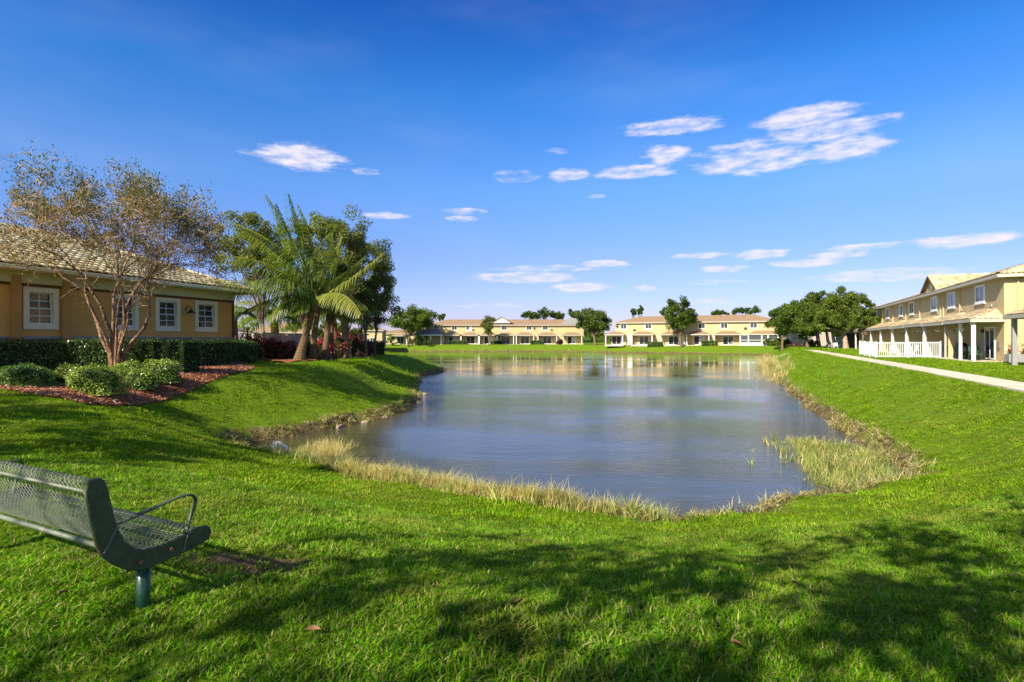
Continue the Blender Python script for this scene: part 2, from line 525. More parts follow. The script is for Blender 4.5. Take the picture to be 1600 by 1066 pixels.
def G(px, py):
    """first hit of a photo ray with the ground"""
    d = np.geomspace(2.0, 160, 900); x = (px - 800) / F * d; zr = EYE - (py - HOR) / F * d
    hit = zr <= H(x, d)
    i = int(np.argmax(hit)) if hit.any() else len(d) - 1
    if i > 0:
        lo, hi = d[i - 1], d[i]
        for _ in range(12):
            m_ = (lo + hi) / 2
            if EYE - (py - HOR) / F * m_ <= hz((px - 800) / F * m_, m_): hi = m_
            else: lo = m_
        dd_ = hi
    else: dd_ = d[0]
    return Vector(((px - 800) / F * dd_, dd_, hz((px - 800) / F * dd_, dd_)))


def Q(px, py, d):
    return Vector(((px - 800) / F * d, d, EYE + (HOR - py) / F * d))


def seq(*parts):
    out = []
    for a, b, st in parts:
        out += list(np.arange(a, b, st))
    return np.array(out)


xs = seq((-900, -300, 100), (-300, -80, 12), (-80, -26, 1.6), (-26, 18, .22), (18, 36, .4), (36, 90, 1.2), (90, 300, 12), (300, 901, 100))
ys = seq((-600, -60, 90), (-60, -8, 4), (-8, 0, 1), (0, 3.5, .3), (3.5, 5.5, .1), (5.5, 30, .22), (30, 60, .45), (60, 110, 1.0), (110, 158, .5), (158, 300, 8), (300, 1501, 120))
X, Y = np.meshgrid(xs, ys)
fx, fy = X.ravel(), Y.ravel()
fs = shore(fx, fy)
fz = H_s(fx, fy, fs)
nx, ny = len(xs), len(ys)
ii = np.arange(nx * ny).reshape(ny, nx)
faces = np.stack([ii[:-1, :-1], ii[:-1, 1:], ii[1:, 1:], ii[1:, :-1]], -1).reshape(-1, 4)


def add_ground_material():
    m = bpy.data.materials.new('lawn_ground'); m.use_nodes = True
    nt = m.node_tree; b = nt.nodes['Principled BSDF']; b.inputs['Roughness'].default_value = .95; b.inputs['Specular IOR Level'].default_value = .1
    g = N(nt, 'ShaderNodeNewGeometry'); at = N(nt, 'ShaderNodeAttribute', attribute_name='shore')

    def noise(sc, det=6, rough=.6):
        n = N(nt, 'ShaderNodeTexNoise'); n.inputs['Scale'].default_value = sc; n.inputs['Detail'].default_value = det; n.inputs['Roughness'].default_value = rough
        L(nt, g.outputs['Position'], n.inputs[0]); return n.outputs['Fac']

    def ramp(f, stops):
        r = N(nt, 'ShaderNodeValToRGB'); L(nt, f, r.inputs[0]); c = r.color_ramp
        c.elements[0].position, c.elements[0].color = stops[0][0], stops[0][1] + (1,)
        c.elements[1].position, c.elements[1].color = stops[-1][0], stops[-1][1] + (1,)
        for p, q in stops[1:-1]:
            e_ = c.elements.new(p); e_.color = q + (1,)
        return r.outputs[0]
    fine = ramp(noise(9, 8, .75), [(.3, (.07, .12, .006)), (.5, (.12, .20, .008)), (.7, (.18, .26, .014))])
    pat = N(nt, 'ShaderNodeMapRange', clamp=True); L(nt, noise(.35, 4, .6), pat.inputs[0]); pat.inputs[1].default_value = .55; pat.inputs[2].default_value = .72; pat.inputs[4].default_value = .55
    mx = N(nt, 'ShaderNodeMix', data_type='RGBA'); L(nt, pat.outputs[0], mx.inputs[0]); L(nt, fine, mx.inputs[6]); mx.inputs[7].default_value = (.20, .20, .03, 1)
    # mud and straw next to the water
    bank = ramp(noise(5, 8, .75), [(.3, (.035, .022, .012)), (.5, (.12, .085, .04)), (.62, (.26, .20, .10)), (.75, (.34, .28, .14))])
    e1 = math_n(nt, 'ADD', at.outputs['Fac'], math_n(nt, 'MULTIPLY', math_n(nt, 'SUBTRACT', noise(1.3, 5, .6), .5), 1.6))
    mr_ = N(nt, 'ShaderNodeMapRange', clamp=True); L(nt, e1, mr_.inputs[0]); mr_.inputs[1].default_value = .12; mr_.inputs[2].default_value = .5
    mx2 = N(nt, 'ShaderNodeMix', data_type='RGBA'); L(nt, mr_.outputs[0], mx2.inputs[0]); L(nt, bank, mx2.inputs[6]); L(nt, mx.outputs[2], mx2.inputs[7])
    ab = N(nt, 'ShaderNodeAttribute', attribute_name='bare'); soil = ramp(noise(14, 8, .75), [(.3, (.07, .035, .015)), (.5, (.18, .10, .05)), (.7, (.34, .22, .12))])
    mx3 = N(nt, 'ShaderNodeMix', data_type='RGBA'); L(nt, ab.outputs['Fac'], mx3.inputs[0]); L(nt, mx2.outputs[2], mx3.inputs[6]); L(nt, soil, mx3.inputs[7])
    L(nt, mx3.outputs[2], b.inputs['Base Color'])
    bp = N(nt, 'ShaderNodeBump'); bp.inputs['Strength'].default_value = .9; bp.inputs['Distance'].default_value = .06
    L(nt, noise(22, 6, .8), bp.inputs['Height']); L(nt, bp.outputs[0], b.inputs['Normal'])
    return m


M['ground'] = add_ground_material()
me = np_mesh('lawn', np.stack([fx, fy, fz], -1), faces, M['ground'], smooth=True)
a = me.attributes.new('shore', 'FLOAT', 'POINT'); a.data.foreach_set('value', fs.astype(np.float32))
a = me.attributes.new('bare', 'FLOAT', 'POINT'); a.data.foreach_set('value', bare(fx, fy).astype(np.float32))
lawn = tag(link_mesh('lawn', me), 'bright green lawn sloping down to the lake', None, None, 'structure')

# water
wm = bpy.data.materials.new('lake_water'); wm.use_nodes = True
nt = wm.node_tree; b = nt.nodes['Principled BSDF']
b.inputs['Roughness'].default_value = .05; b.inputs['IOR'].default_value = 1.33; b.inputs['Specular IOR Level'].default_value = .5
g = N(nt, 'ShaderNodeNewGeometry')


def wn(scale, stretch, det=4, rz=0):
    mm = N(nt, 'ShaderNodeMapping'); mm.inputs['Scale'].default_value = stretch; mm.inputs['Rotation'].default_value = (0, 0, rz)
    L(nt, g.outputs['Position'], mm.inputs[0])
    n = N(nt, 'ShaderNodeTexNoise'); n.inputs['Scale'].default_value = scale; n.inputs['Detail'].default_value = det; n.inputs['Roughness'].default_value = .55
    L(nt, mm.outputs[0], n.inputs[0]); return n.outputs['Fac']


ripples = wn(4.5, (.55, 1.5, 1), 4, R(12))
swell = wn(.9, (.4, 1.3, 1), 3, R(-8))
calm = wn(.07, (.7, 1.3, 1), 3, R(20))
cm = N(nt, 'ShaderNodeMapRange', clamp=True); L(nt, calm, cm.inputs[0]); cm.inputs[1].default_value = .42; cm.inputs[2].default_value = .58; cm.inputs[3].default_value = .25; cm.inputs[4].default_value = 1.6
fine_r = wn(13, (.6, 1.4, 1), 3, R(20))
wsp = N(nt, 'ShaderNodeSeparateXYZ'); L(nt, g.outputs['Position'], wsp.inputs[0])
lee = N(nt, 'ShaderNodeMapRange', clamp=True, interpolation_type='SMOOTHSTEP'); L(nt, wsp.outputs[1], lee.inputs[0])
lee.inputs[1].default_value = 34; lee.inputs[2].default_value = 58; lee.inputs[3].default_value = 1.0; lee.inputs[4].default_value = .16
ripples = math_n(nt, 'MULTIPLY', ripples, lee.outputs[0]); swell = math_n(nt, 'MULTIPLY', swell, lee.outputs[0])
hgt = math_n(nt, 'ADD', math_n(nt, 'MULTIPLY', ripples, cm.outputs[0]), math_n(nt, 'MULTIPLY', swell, .5))
hgt = math_n(nt, 'ADD', hgt, math_n(nt, 'MULTIPLY', math_n(nt, 'MULTIPLY', math_n(nt, 'MULTIPLY', fine_r, cm.outputs[0]), lee.outputs[0]), .55))
bp = N(nt, 'ShaderNodeBump'); bp.inputs['Strength'].default_value = .6; bp.inputs['Distance'].default_value = .042
L(nt, hgt, bp.inputs['Height']); L(nt, bp.outputs[0], b.inputs['Normal'])
dn = wn(.25, (1, 1, 1), 3)
rm = N(nt, 'ShaderNodeValToRGB'); L(nt, dn, rm.inputs[0])
rm.color_ramp.elements[0].color = (.050, .047, .022, 1); rm.color_ramp.elements[1].color = (.078, .072, .038, 1)
L(nt, rm.outputs[0], b.inputs['Base Color'])
bb = LAKE
mbw = MB()
mbw.v = [(-90, 5, -1.8), (70, 5, -1.8), (70, 160, -1.8), (-90, 160, -1.8)]; mbw.f = [(0, 1, 2, 3)]
water = mbw.build('water', wm); tag(water, 'rippled grey blue lake water', None, None, 'structure')

# path
PC = [(12.2, 9.0), (15.8, 17.5), (20.3, 28.5), (24.9, 39.5), (30.0, 52), (35.3, 65), (40.0, 76.5), (40.5, 84), (37.5, 92), (36, 104)]
PC = [np.array(p) for p in PC]


def open_spline(pts, n=8):
    out = []
    P_ = [2 * pts[0] - pts[1]] + list(pts) + [2 * pts[-1] - pts[-2]]
    for i in range(1, len(P_) - 2):
        p0, p1, p2, p3 = P_[i - 1:i + 3]
        for j in range(n):
            t = j / n
            out.append(.5 * ((2 * p1) + (-p0 + p2) * t + (2 * p0 - 5 * p1 + 4 * p2 - p3) * t * t + (-p0 + 3 * p1 - 3 * p2 + p3) * t ** 3))
    out.append(P_[-2])
    return np.array(out)


PATH = open_spline(PC, 12)
cum = np.concatenate([[0], np.cumsum(np.linalg.norm(np.diff(PATH, axis=0), axis=1))])


def along(q):
    return np.array([np.interp(q, cum, PATH[:, 0]), np.interp(q, cum, PATH[:, 1])])


_qs = np.arange(0, cum[-1], .6)
_zs = np.array([hz(*along(k)) for k in _qs]); _zs = np.convolve(np.pad(_zs, 7, 'edge'), np.ones(15) / 15, 'valid')
mp_ = MB(); q = 0.0
while q < cum[-1] - 1.8:
    qs = [q + .018, q + .6, q + 1.2, q + 1.782]
    ring = []
    for qq in qs:
        c = along(qq); t = along(qq + .05) - along(qq - .05); t /= np.linalg.norm(t); nn = np.array((-t[1], t[0]))
        l_, r_ = c + nn * .66, c - nn * .66
        z = float(np.interp(qq, _qs, _zs)) + .05
        ring.append(((l_[0], l_[1], z), (r_[0], r_[1], z)))
    for a_, b_ in zip(ring[:-1], ring[1:]):
        mp_.quad(a_[1], b_[1], b_[0], a_[0])
        for k in (0, 1):
            A, B_ = a_[k], b_[k]
            mp_.quad(A, B_, (B_[0], B_[1], B_[2] - .15), (A[0], A[1], A[2] - .15))
    q += 1.8
tag(mp_.build('path', M['concrete']), 'pale concrete footpath along the right bank', None, None, 'structure')


# mulch bed polygon
def Gxy(px, py):
    g_ = G(px, py); return (g_.x, g_.y)


BED = [Gxy(-60, 604), Gxy(20, 612), Gxy(70, 622), Gxy(130, 633), Gxy(190, 636), Gxy(245, 630), Gxy(290, 617), Gxy(325, 600), Gxy(375, 583), Gxy(402, 577),
       tuple(CB + CU * -2.5 + CO * 2.6), tuple(CB + CU * -14 + CO * .3), (-26, 14)]
BED2 = [Gxy(500, 570), Gxy(545, 561), Gxy(570, 556), Gxy(600, 553), (-17, 60), (-19, 55), (-16, 40), (-14.4, 30.5), (-13.8, 28.5), Gxy(455, 566)]
BED2 = [Gxy(440, 569), Gxy(470, 566), Gxy(500, 564), Gxy(540, 556), Gxy(590, 551), (-17.2, 58), (-19, 52), (-17.5, 44), (-15.5, 35), (-14.4, 30)]


def bed_mesh(poly, step, name, label):
    poly = np.array(poly); x0, y0 = poly.min(0); x1, y1 = poly.max(0)
    gx, gy = np.arange(x0, x1, step), np.arange(y0, y1, step)
    XX, YY = np.meshgrid(gx, gy); f_ = inside(XX.ravel(), YY.ravel(), poly).reshape(XX.shape)
    zz = H(XX.ravel(), YY.ravel()).reshape(XX.shape)
    dd_ = polydist(XX.ravel(), YY.ravel(), poly).reshape(XX.shape)
    zz = zz + .025 + .04 * sm(dd_ / .3) + .012 * np.sin(XX * 9) * np.sin(YY * 11)
    idx = np.arange(XX.size).reshape(XX.shape)
    fc = np.stack([idx[:-1, :-1], idx[:-1, 1:], idx[1:, 1:], idx[1:, :-1]], -1).reshape(-1, 4)
    keep = (f_[:-1, :-1] & f_[:-1, 1:] & f_[1:, 1:] & f_[1:, :-1]).ravel()
    mm = np_mesh(name, np.stack([XX.ravel(), YY.ravel(), zz.ravel()], -1), fc[keep], M['mulch'], smooth=True)
    return tag(link_mesh(name, mm), label, None, None, 'structure')


M['mulch'] = mat_basic('mulch_bark', (.27, .09, .04), .95, .55, 9, .9, 30, .1, dirt=((.32, .19, .10), .6))
print('BED', [tuple(round(float(v), 1) for v in p) for p in BED])
bed_mesh(BED, .12, 'mulch_bed', 'reddish brown mulch bed below the clubhouse hedge')
bed_mesh(BED2, .25, 'planting_bed', 'brown planting bed under the red shrubs')


# ------------------------------------------------------------------ scattering (stuff): instances on points
def blade_mesh(name, nb, h, w, spread, bend, cols, mat, seed, seg=3):
    rg = np.random.default_rng(seed); V = []; Fc = []; C = []
    for _ in range(nb):
        px, py = rg.normal(0, spread, 2); an = rg.uniform(0, 2 * math.pi); hh = h * rg.uniform(.55, 1.15); ww = w * rg.uniform(.7, 1.3)
        bd = bend * rg.uniform(.2, 1.3) * hh; dx, dy = math.cos(an), math.sin(an); sx, sy = -dy, dx
        tw = rg.uniform(-.6, .6); c = np.array(cols[rg.integers(len(cols))]) * rg.uniform(.8, 1.2)
        base = len(V)
        for k in range(seg + 1):
            t = k / seg; wd = ww * (1 - t ** 1.7) * .5 if k < seg else 0
            cx = px + dx * bd * t * t; cy = py + dy * bd * t * t; cz = hh * t * (1 - .35 * bend * t)
            if k == seg:
                V.append((cx, cy, cz))
            else:
                V.append((cx - sx * wd, cy - sy * wd, cz)); V.append((cx + sx * wd, cy + sy * wd, cz))
        for k in range(seg - 1):
            q0 = base + 2 * k
            Fc.append((q0, q0 + 1, q0 + 3)); Fc.append((q0, q0 + 3, q0 + 2)); C += [c, c]
        q0 = base + 2 * (seg - 1)
        Fc.append((q0, q0 + 1, q0 + 2)); C.append(c)
    return np_mesh(name, V, Fc, mat, C)


def mat_grass(name, dry, lo=.45, hi=.75, patch_scale=.45, patch_amt=.7):
    m = bpy.data.materials.new(name); m.use_nodes = True
    nt = m.node_tree; b = nt.nodes['Principled BSDF']; out = nt.nodes['Material Output']
    a = N(nt, 'ShaderNodeVertexColor', layer_name='Col'); oi = N(nt, 'ShaderNodeObjectInfo'); g = N(nt, 'ShaderNodeNewGeometry')
    n1 = N(nt, 'ShaderNodeTexNoise'); n1.inputs['Scale'].default_value = patch_scale; n1.inputs['Detail'].default_value = 5; n1.inputs['Roughness'].default_value = .65; L(nt, g.outputs['Position'], n1.inputs[0])
    mr_ = N(nt, 'ShaderNodeMapRange', clamp=True); L(nt, n1.outputs['Fac'], mr_.inputs[0]); mr_.inputs[1].default_value = lo; mr_.inputs[2].default_value = hi; mr_.inputs[4].default_value = patch_amt
    f = math_n(nt, 'ADD', mr_.outputs[0], math_n(nt, 'MULTIPLY', math_n(nt, 'SUBTRACT', oi.outputs['Random'], .75), .6), clamp=True)
    mx = N(nt, 'ShaderNodeMix', data_type='RGBA'); L(nt, f, mx.inputs[0]); L(nt, a.outputs[0], mx.inputs[6]); mx.inputs[7].default_value = dry + (1,)
    n2_ = N(nt, 'ShaderNodeTexNoise'); n2_.inputs['Scale'].default_value = 1.7; n2_.inputs['Detail'].default_value = 4; L(nt, g.outputs['Position'], n2_.inputs[0])
    mr2 = N(nt, 'ShaderNodeMapRange'); L(nt, n2_.outputs['Fac'], mr2.inputs[0]); mr2.inputs[1].default_value = .3; mr2.inputs[2].default_value = .7; mr2.inputs[3].default_value = .62; mr2.inputs[4].default_value = 1.32
    sc = N(nt, 'ShaderNodeVectorMath', operation='SCALE'); L(nt, mx.outputs[2], sc.inputs[0]); L(nt, mr2.outputs[0], sc.inputs['Scale'])
    L(nt, sc.outputs[0], b.inputs['Base Color']); b.inputs['Roughness'].default_value = .7; b.inputs['Specular IOR Level'].default_value = .04
    tr = N(nt, 'ShaderNodeBsdfTranslucent'); m2 = N(nt, 'ShaderNodeMix', data_type='RGBA', blend_type='MULTIPLY'); m2.inputs[0].default_value = 1
    L(nt, sc.outputs[0], m2.inputs[6]); m2.inputs[7].default_value = (1.5, 1.6, .35, 1); L(nt, m2.outputs[2], tr.inputs[0])
    ms = N(nt, 'ShaderNodeMixShader'); ms.inputs[0].default_value = .33; L(nt, b.outputs[0], ms.inputs[1]); L(nt, tr.outputs[0], ms.inputs[2]); L(nt, ms.outputs[0], out.inputs[0])
    return m


def scatter(name, pts, rot, scl, meshes, label):
    """points mesh + geometry nodes instancing of the source meshes"""
    src = bpy.data.collections.new(name + '_source')
    for k, me_ in enumerate(meshes):
        o = bpy.data.objects.new(f'{name}_piece{k}', me_); src.objects.link(o)
    pm = bpy.data.meshes.new(name); n = len(pts)
    pm.vertices.add(n); pm.vertices.foreach_set('co', np.asarray(pts, np.float32).ravel())
    a_ = pm.attributes.new('rot', 'FLOAT_VECTOR', 'POINT'); a_.data.foreach_set('vector', np.asarray(rot, np.float32).ravel())
    a_ = pm.attributes.new('scl', 'FLOAT_VECTOR', 'POINT'); a_.data.foreach_set('vector', np.asarray(scl, np.float32).ravel())
    a_ = pm.attributes.new('pick', 'INT', 'POINT'); a_.data.foreach_set('value', RNG.integers(0, len(meshes), n).astype(np.int32))
    ob = link_mesh(name, pm)
    ng = bpy.data.node_groups.new(name + '_nodes', 'GeometryNodeTree')
    ng.interface.new_socket('Geometry', in_out='INPUT', socket_type='NodeSocketGeometry')
    ng.interface.new_socket('Geometry', in_out='OUTPUT', socket_type='NodeSocketGeometry')
    gi = ng.nodes.new('NodeGroupInput'); go = ng.nodes.new('NodeGroupOutput')
    ci = ng.nodes.new('GeometryNodeCollectionInfo'); ci.inputs['Collection'].default_value = src
    ci.inputs['Separate Children'].default_value = True; ci.inputs['Reset Children'].default_value = True
    ip = ng.nodes.new('GeometryNodeInstanceOnPoints'); ip.inputs['Pick Instance'].default_value = True

    def attr(nm, ty):
        n_ = ng.nodes.new('GeometryNodeInputNamedAttribute'); n_.data_type = ty; n_.inputs[0].default_value = nm
        return [o_ for o_ in n_.outputs if o_.enabled and o_.name == 'Attribute'][0]
    er = ng.nodes.new('FunctionNodeEulerToRotation')
    ng.links.new(attr('rot', 'FLOAT_VECTOR'), er.inputs[0]); ng.links.new(er.outputs[0], ip.inputs['Rotation'])
    ng.links.new(attr('scl', 'FLOAT_VECTOR'), ip.inputs['Scale']); ng.links.new(attr('pick', 'INT'), ip.inputs['Instance Index'])
    ng.links.new(gi.outputs[0], ip.inputs['Points']); ng.links.new(ci.outputs[0], ip.inputs['Instance']); ng.links.new(ip.outputs[0], go.inputs[0])
    md = ob.modifiers.new('scatter', 'NODES'); md.node_group = ng
    return tag(ob, label, None, None, 'stuff')


def in_view(x, y, pad=1.5):
    return (np.abs(x) < .93 * y + pad) & (y > 1.2)


def sample_ring(r0, r1, dens):
    """uniform points in depth band within the camera wedge"""
    area = .93 * (r1 * r1 - r0 * r0) + 3 * (r1 - r0)
    n = int(area * dens)
    y = np.sqrt(RNG.uniform(r0 * r0, r1 * r1, n)); x = RNG.uniform(-1, 1, n) * (.93 * y + 1.5)
    return x, y


def blocked(x, y):
    b_ = inside(x, y, np.array(BED)) | inside(x, y, np.array(BED2))
    b_ |= polydist(x, y, PATH[::6], False) < .72
    rx, ry = x - CB[0], y - CB[1]; ss = rx * CU[0] + ry * CU[1]; oo = rx * CO[0] + ry * CO[1]
    b_ |= (oo < .2) & (ss < .2)
    rx, ry = x - RK[0], y - RK[1]; ss = rx * RU[0] + ry * RU[1]; oo = rx * RO[0] + ry * RO[1]
    b_ |= (oo < 2.0) & (ss > -.2)
    b_ |= y > 112
    return b_


GCOL = [(.125, .25, .004), (.16, .30, .005), (.085, .19, .004), (.20, .33, .007), (.25, .33, .014), (.10, .24, .006)]
GNEAR = [(.035, .10, .003), (.095, .24, .004), (.13, .29, .006), (.07, .18, .004), (.16, .32, .008), (.20, .33, .012), (.08, .22, .005)]
GCOLY = GNEAR * 2 + [(.34, .33, .10), (.40, .35, .14)]
gm_ = mat_grass('grass_blade', (.33, .30, .06), .46, .72, .5, .75)
near_src = [blade_mesh('grass_tuft', 20, .056, .0092, .036, 1.1, GCOLY, gm_, 100 + k) for k in range(7)]
mid_src = [blade_mesh('grass_tuft_mid', 18, .052, .014, .07, .9, GCOL + [(.30, .30, .05)], gm_, 120 + k, 2) for k in range(4)]
far_src = [blade_mesh('grass_tuft_far', 16, .062, .03, .16, .8, GCOL, gm_, 130 + k, 2) for k in range(4)]


def lawn_scatter(name, bands, src, label):
    px_, py_, sc_ = [], [], []
    for r0, r1, de, s0 in bands:
        x, y = sample_ring(r0, r1, de); px_.append(x); py_.append(y); sc_.append(np.full(x.shape, s0))
    x = np.concatenate(px_); y = np.concatenate(py_); sc = np.concatenate(sc_)
    ok = ~blocked(x, y); x, y, sc = x[ok], y[ok], sc[ok]
    s = shore(x, y); ok = s > .28 + .35 * RNG.random(len(s)) * (np.sin(x * 2 + y) * .5 + .7); x, y, sc, s = x[ok], y[ok], sc[ok], s[ok]
    # thin patch beside the bench
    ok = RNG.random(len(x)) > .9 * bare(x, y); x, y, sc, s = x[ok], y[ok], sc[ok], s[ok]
    z = H_s(x, y, s); n = len(x)
    rot = np.stack([RNG.normal(0, .12, n), RNG.normal(0, .12, n), RNG.uniform(0, 6.28, n)], -1)
    k = sc * RNG.uniform(.75, 1.25, n) * (1 + .18 * np.sin(x * 1.7 + 2 * np.sin(y * .8)))
    scl = np.stack([k, k, k * RNG.uniform(.7, 1.25, n)], -1)
    return scatter(name, np.stack([x, y, z - .004], -1), rot, scl, src, label)


lawn_scatter('grass', [(1.2, 4.5, 420, 1.0), (4.5, 9, 300, 1.0)], near_src, 'short green grass blades of the near lawn')
lawn_scatter('grass', [(9, 15, 120, 1.0), (15, 26, 60, 1.15)], mid_src, 'mown green grass of the lawn around the bank')
lawn_scatter('grass', [(26, 45, 14, 1.1), (45, 80, 5, 1.5), (80, 112, 2.2, 2.0)], far_src, 'distant green grass of the lawn')

# dry reeds and bank grass
SCOL = [(.52, .42, .17), (.60, .50, .24), (.44, .34, .12), (.36, .34, .10), (.55, .47, .26)]
SGRN = [(.18, .26, .04), (.24, .30, .06), (.40, .38, .14), (.30, .33, .09)]
reed_m = mat_grass('dry_reed', (.50, .40, .18), .5, .8, .9, .3)
reed_src = [blade_mesh('reed_tuft', 16, .52, .013, .07, .75, SCOL, reed_m, 200 + k, 4) for k in range(5)]
reedg_src = [blade_mesh('reed_green_tuft', 14, .34, .013, .08, .8, SGRN + SCOL[:2], reed_m, 220 + k, 3) for k in range(4)]
bank_src = [blade_mesh('bank_tuft', 12, .16, .014, .07, 1.3, SCOL + [(.14, .09, .04), (.10, .06, .03), (.2, .2, .05)], reed_m, 240 + k, 3) for k in range(4)]


def line_points(poly, n, spread, back=0.0):
    poly = np.array(poly, float); sg = np.linalg.norm(np.diff(poly, axis=0), axis=1); c = np.concatenate([[0], np.cumsum(sg)])
    q = RNG.uniform(0, c[-1], n); x = np.interp(q, c, poly[:, 0]); y = np.interp(q, c, poly[:, 1])
    x = x + RNG.normal(0, spread, n); y = y + RNG.normal(0, spread, n)
    return x, y


def place(name, x, y, src, label, s0=1.0, water=True, lean=.15):
    s = shore(x, y); z = H_s(x, y, s); z = np.maximum(z, -1.84); n = len(x)
    rot = np.stack([RNG.normal(0, lean, n), RNG.normal(0, lean, n), RNG.uniform(0, 6.28, n)], -1)
    k = s0 * RNG.uniform(.6, 1.3, n); scl = np.stack([k, k, k * RNG.uniform(.7, 1.2, n)], -1)
    return scatter(name, np.stack([x, y, z - .01], -1), rot, scl, src, label)


def WP(px, py): return P(px, py)


x1, y1 = line_points([WP(455, 725), WP(470, 712), WP(520, 700), WP(500, 725), WP(560, 742), WP(640, 757)], 460, .30)
x2, y2 = line_points([WP(570, 745), WP(700, 767), WP(760, 778), WP(850, 792), WP(960, 806)], 620, .16)
clump = np.sin(x2 * 3.1) * .5 + .5 + RNG.random(len(x2)) * .8 > .45
x2, y2 = x2[clump], y2[clump]
place('dry_reeds', np.concatenate([x1, x2]), np.concatenate([y1, y2]), reed_src, 'tall dry straw coloured reeds along the near water edge', .84)
x3, y3 = line_points([WP(440, 722), WP(560, 748), WP(700, 770), WP(850, 794), WP(1000, 808), WP(1040, 812)], 380, .2)
x4 = []; y4 = []
RP = np.array([WP(1238, 690), WP(1290, 692), WP(1350, 705), WP(1385, 725), WP(1400, 765), WP(1330, 770), WP(1275, 752), WP(1250, 722)])
a0, b0 = RP.min(0), RP.max(0)
xx = RNG.uniform(a0[0], b0[0], 1500); yy = RNG.uniform(a0[1], b0[1], 1500); k_ = inside(xx, yy, RP); xx, yy = xx[k_], yy[k_]
k_ = np.sin(xx * 2.4 + yy * 1.7) * .3 + RNG.random(len(xx)) > .25
_j = RNG.random(len(xx)) < .35
xx = xx + _j * RNG.normal(0, .45, len(xx)); yy = yy + _j * RNG.normal(0, .6, len(yy))
place('green_reeds', np.concatenate([x3, xx[k_]]), np.concatenate([y3, yy[k_]]), reedg_src, 'mixed green and straw reeds standing in the shallow water', 1.05)
x5, y5 = line_points([WP(1192, 560), WP(1200, 566), WP(1212, 585), WP(1216, 598)], 260, .6)
x6, y6 = line_points([P(600, 548.5), P(700, 549.5), P(780, 549.5), P(860, 550.5)], 160, .5)
place('far_reeds', x5, y5, reed_src, 'straw reeds on the far right bank', 1.7)
# bank grass all round
q_ = []
for i in range(len(LAKE)):
    a_, b_ = LAKE[i], LAKE[(i + 1) % len(LAKE)]; d_ = np.linalg.norm((a_ + b_) / 2); l_ = np.linalg.norm(b_ - a_)
    de = 60 if d_ < 26 else (22 if d_ < 60 else 5)
    n = int(l_ * de); t = RNG.random(n)[:, None]
    q_.append(a_ + (b_ - a_) * t + RNG.normal(0, .22 if d_ < 60 else .5, (n, 2)))
q_ = np.concatenate(q_); s_ = shore(q_[:, 0], q_[:, 1]); q_ = q_[(s_ > -.02) & (s_ < .48)]
place('bank_grass', q_[:, 0], q_[:, 1], bank_src, 'dry brown grass hanging over the lake bank', 1.0, lean=.45)
farq = q_[np.hypot(q_[:, 0], q_[:, 1]) > 60]
place('bank_grass', farq[:, 0], farq[:, 1], bank_src, 'dry grass fringe along the far bank', 2.4, lean=.3)


# mulch chips
def chip(seed):
    rg = np.random.default_rng(seed); mb = MB(); l_ = rg.uniform(.03, .06); w_ = rg.uniform(.008, .016)
    mb.v = [(-l_, -w_, 0), (l_, -w_ * .6, .004), (l_ * .9, w_, .002), (-l_ * .9, w_ * .8, .006), (0, 0, .013)]
    mb.f = [(0, 1, 4), (1, 2, 4), (2, 3, 4), (3, 0, 4)]
    c = [(.33, .10, .045), (.42, .19, .10), (.18, .06, .03), (.48, .32, .19)][seed % 4]
    return np_mesh('chip', mb.v, mb.f, M['rooftile'], [c] * 4)


BEDA = np.array(BED); a0, b0 = BEDA.min(0), BEDA.max(0)
xx = RNG.uniform(a0[0], b0[0], 42000); yy = RNG.uniform(a0[1], b0[1], 42000); k_ = inside(xx, yy, BEDA); xx, yy = xx[k_], yy[k_]; n = len(xx)
zz = H(xx, yy) + .068
rot = np.stack([RNG.normal(0, .35, n), RNG.normal(0, .35, n), RNG.uniform(0, 6.3, n)], -1)
scatter('mulch_chips', np.stack([xx, yy, zz], -1), rot, RNG.uniform(.7, 1.5, (n, 1)) * np.ones((1, 3)), [chip(k) for k in range(8)], 'loose red brown mulch chips in the shrub bed')

# ------------------------------------------------------------------ foliage builders


def rand_dirs(n, rg):
    v = rg.normal(0, 1, (n, 3)); return v / np.linalg.norm(v, axis=1)[:, None]


def leaves_mesh(name, c, normal, size, aspect, cols, mat, rg, droop=0.0):
    """diamond leaves: centre c (N,3), facing normal, length size (N)"""
    n = len(c)
    t = np.cross(normal, rand_dirs(n, rg)); t /= (np.linalg.norm(t, axis=1)[:, None] + 1e-9)
    if droop:
        t[:, 2] -= droop; t /= np.linalg.norm(t, axis=1)[:, None]
    b_ = np.cross(normal, t); b_ /= (np.linalg.norm(b_, axis=1)[:, None] + 1e-9)
    s = np.asarray(size)[:, None]
    v = np.stack([c - t * s * .5, c + b_ * s * aspect * .5 + t * s * .05, c + t * s * .5 - normal * s * .12, c - b_ * s * aspect * .5 + t * s * .05], 1).reshape(-1, 3)
    f = np.arange(4 * n).reshape(n, 4)
    return np_mesh(name, v, f, mat, cols)


def pick_cols(pal, n, rg, var=.25):
    pal = np.array(pal); c = pal[rg.integers(0, len(pal), n)] * rg.uniform(1 - var, 1 + var, (n, 1)); return c


OAK = [(.12, .155, .028), (.16, .20, .04), (.08, .11, .022), (.24, .25, .08), (.16, .15, .06)]
GREEN = [(.11, .17, .015), (.16, .22, .022), (.075, .125, .012), (.21, .25, .035)]
DARK = [(.055, .09, .016), (.08, .125, .02), (.12, .165, .03)]
YELG = [(.14, .19, .03), (.10, .16, .02), (.20, .22, .05), (.07, .12, .02)]


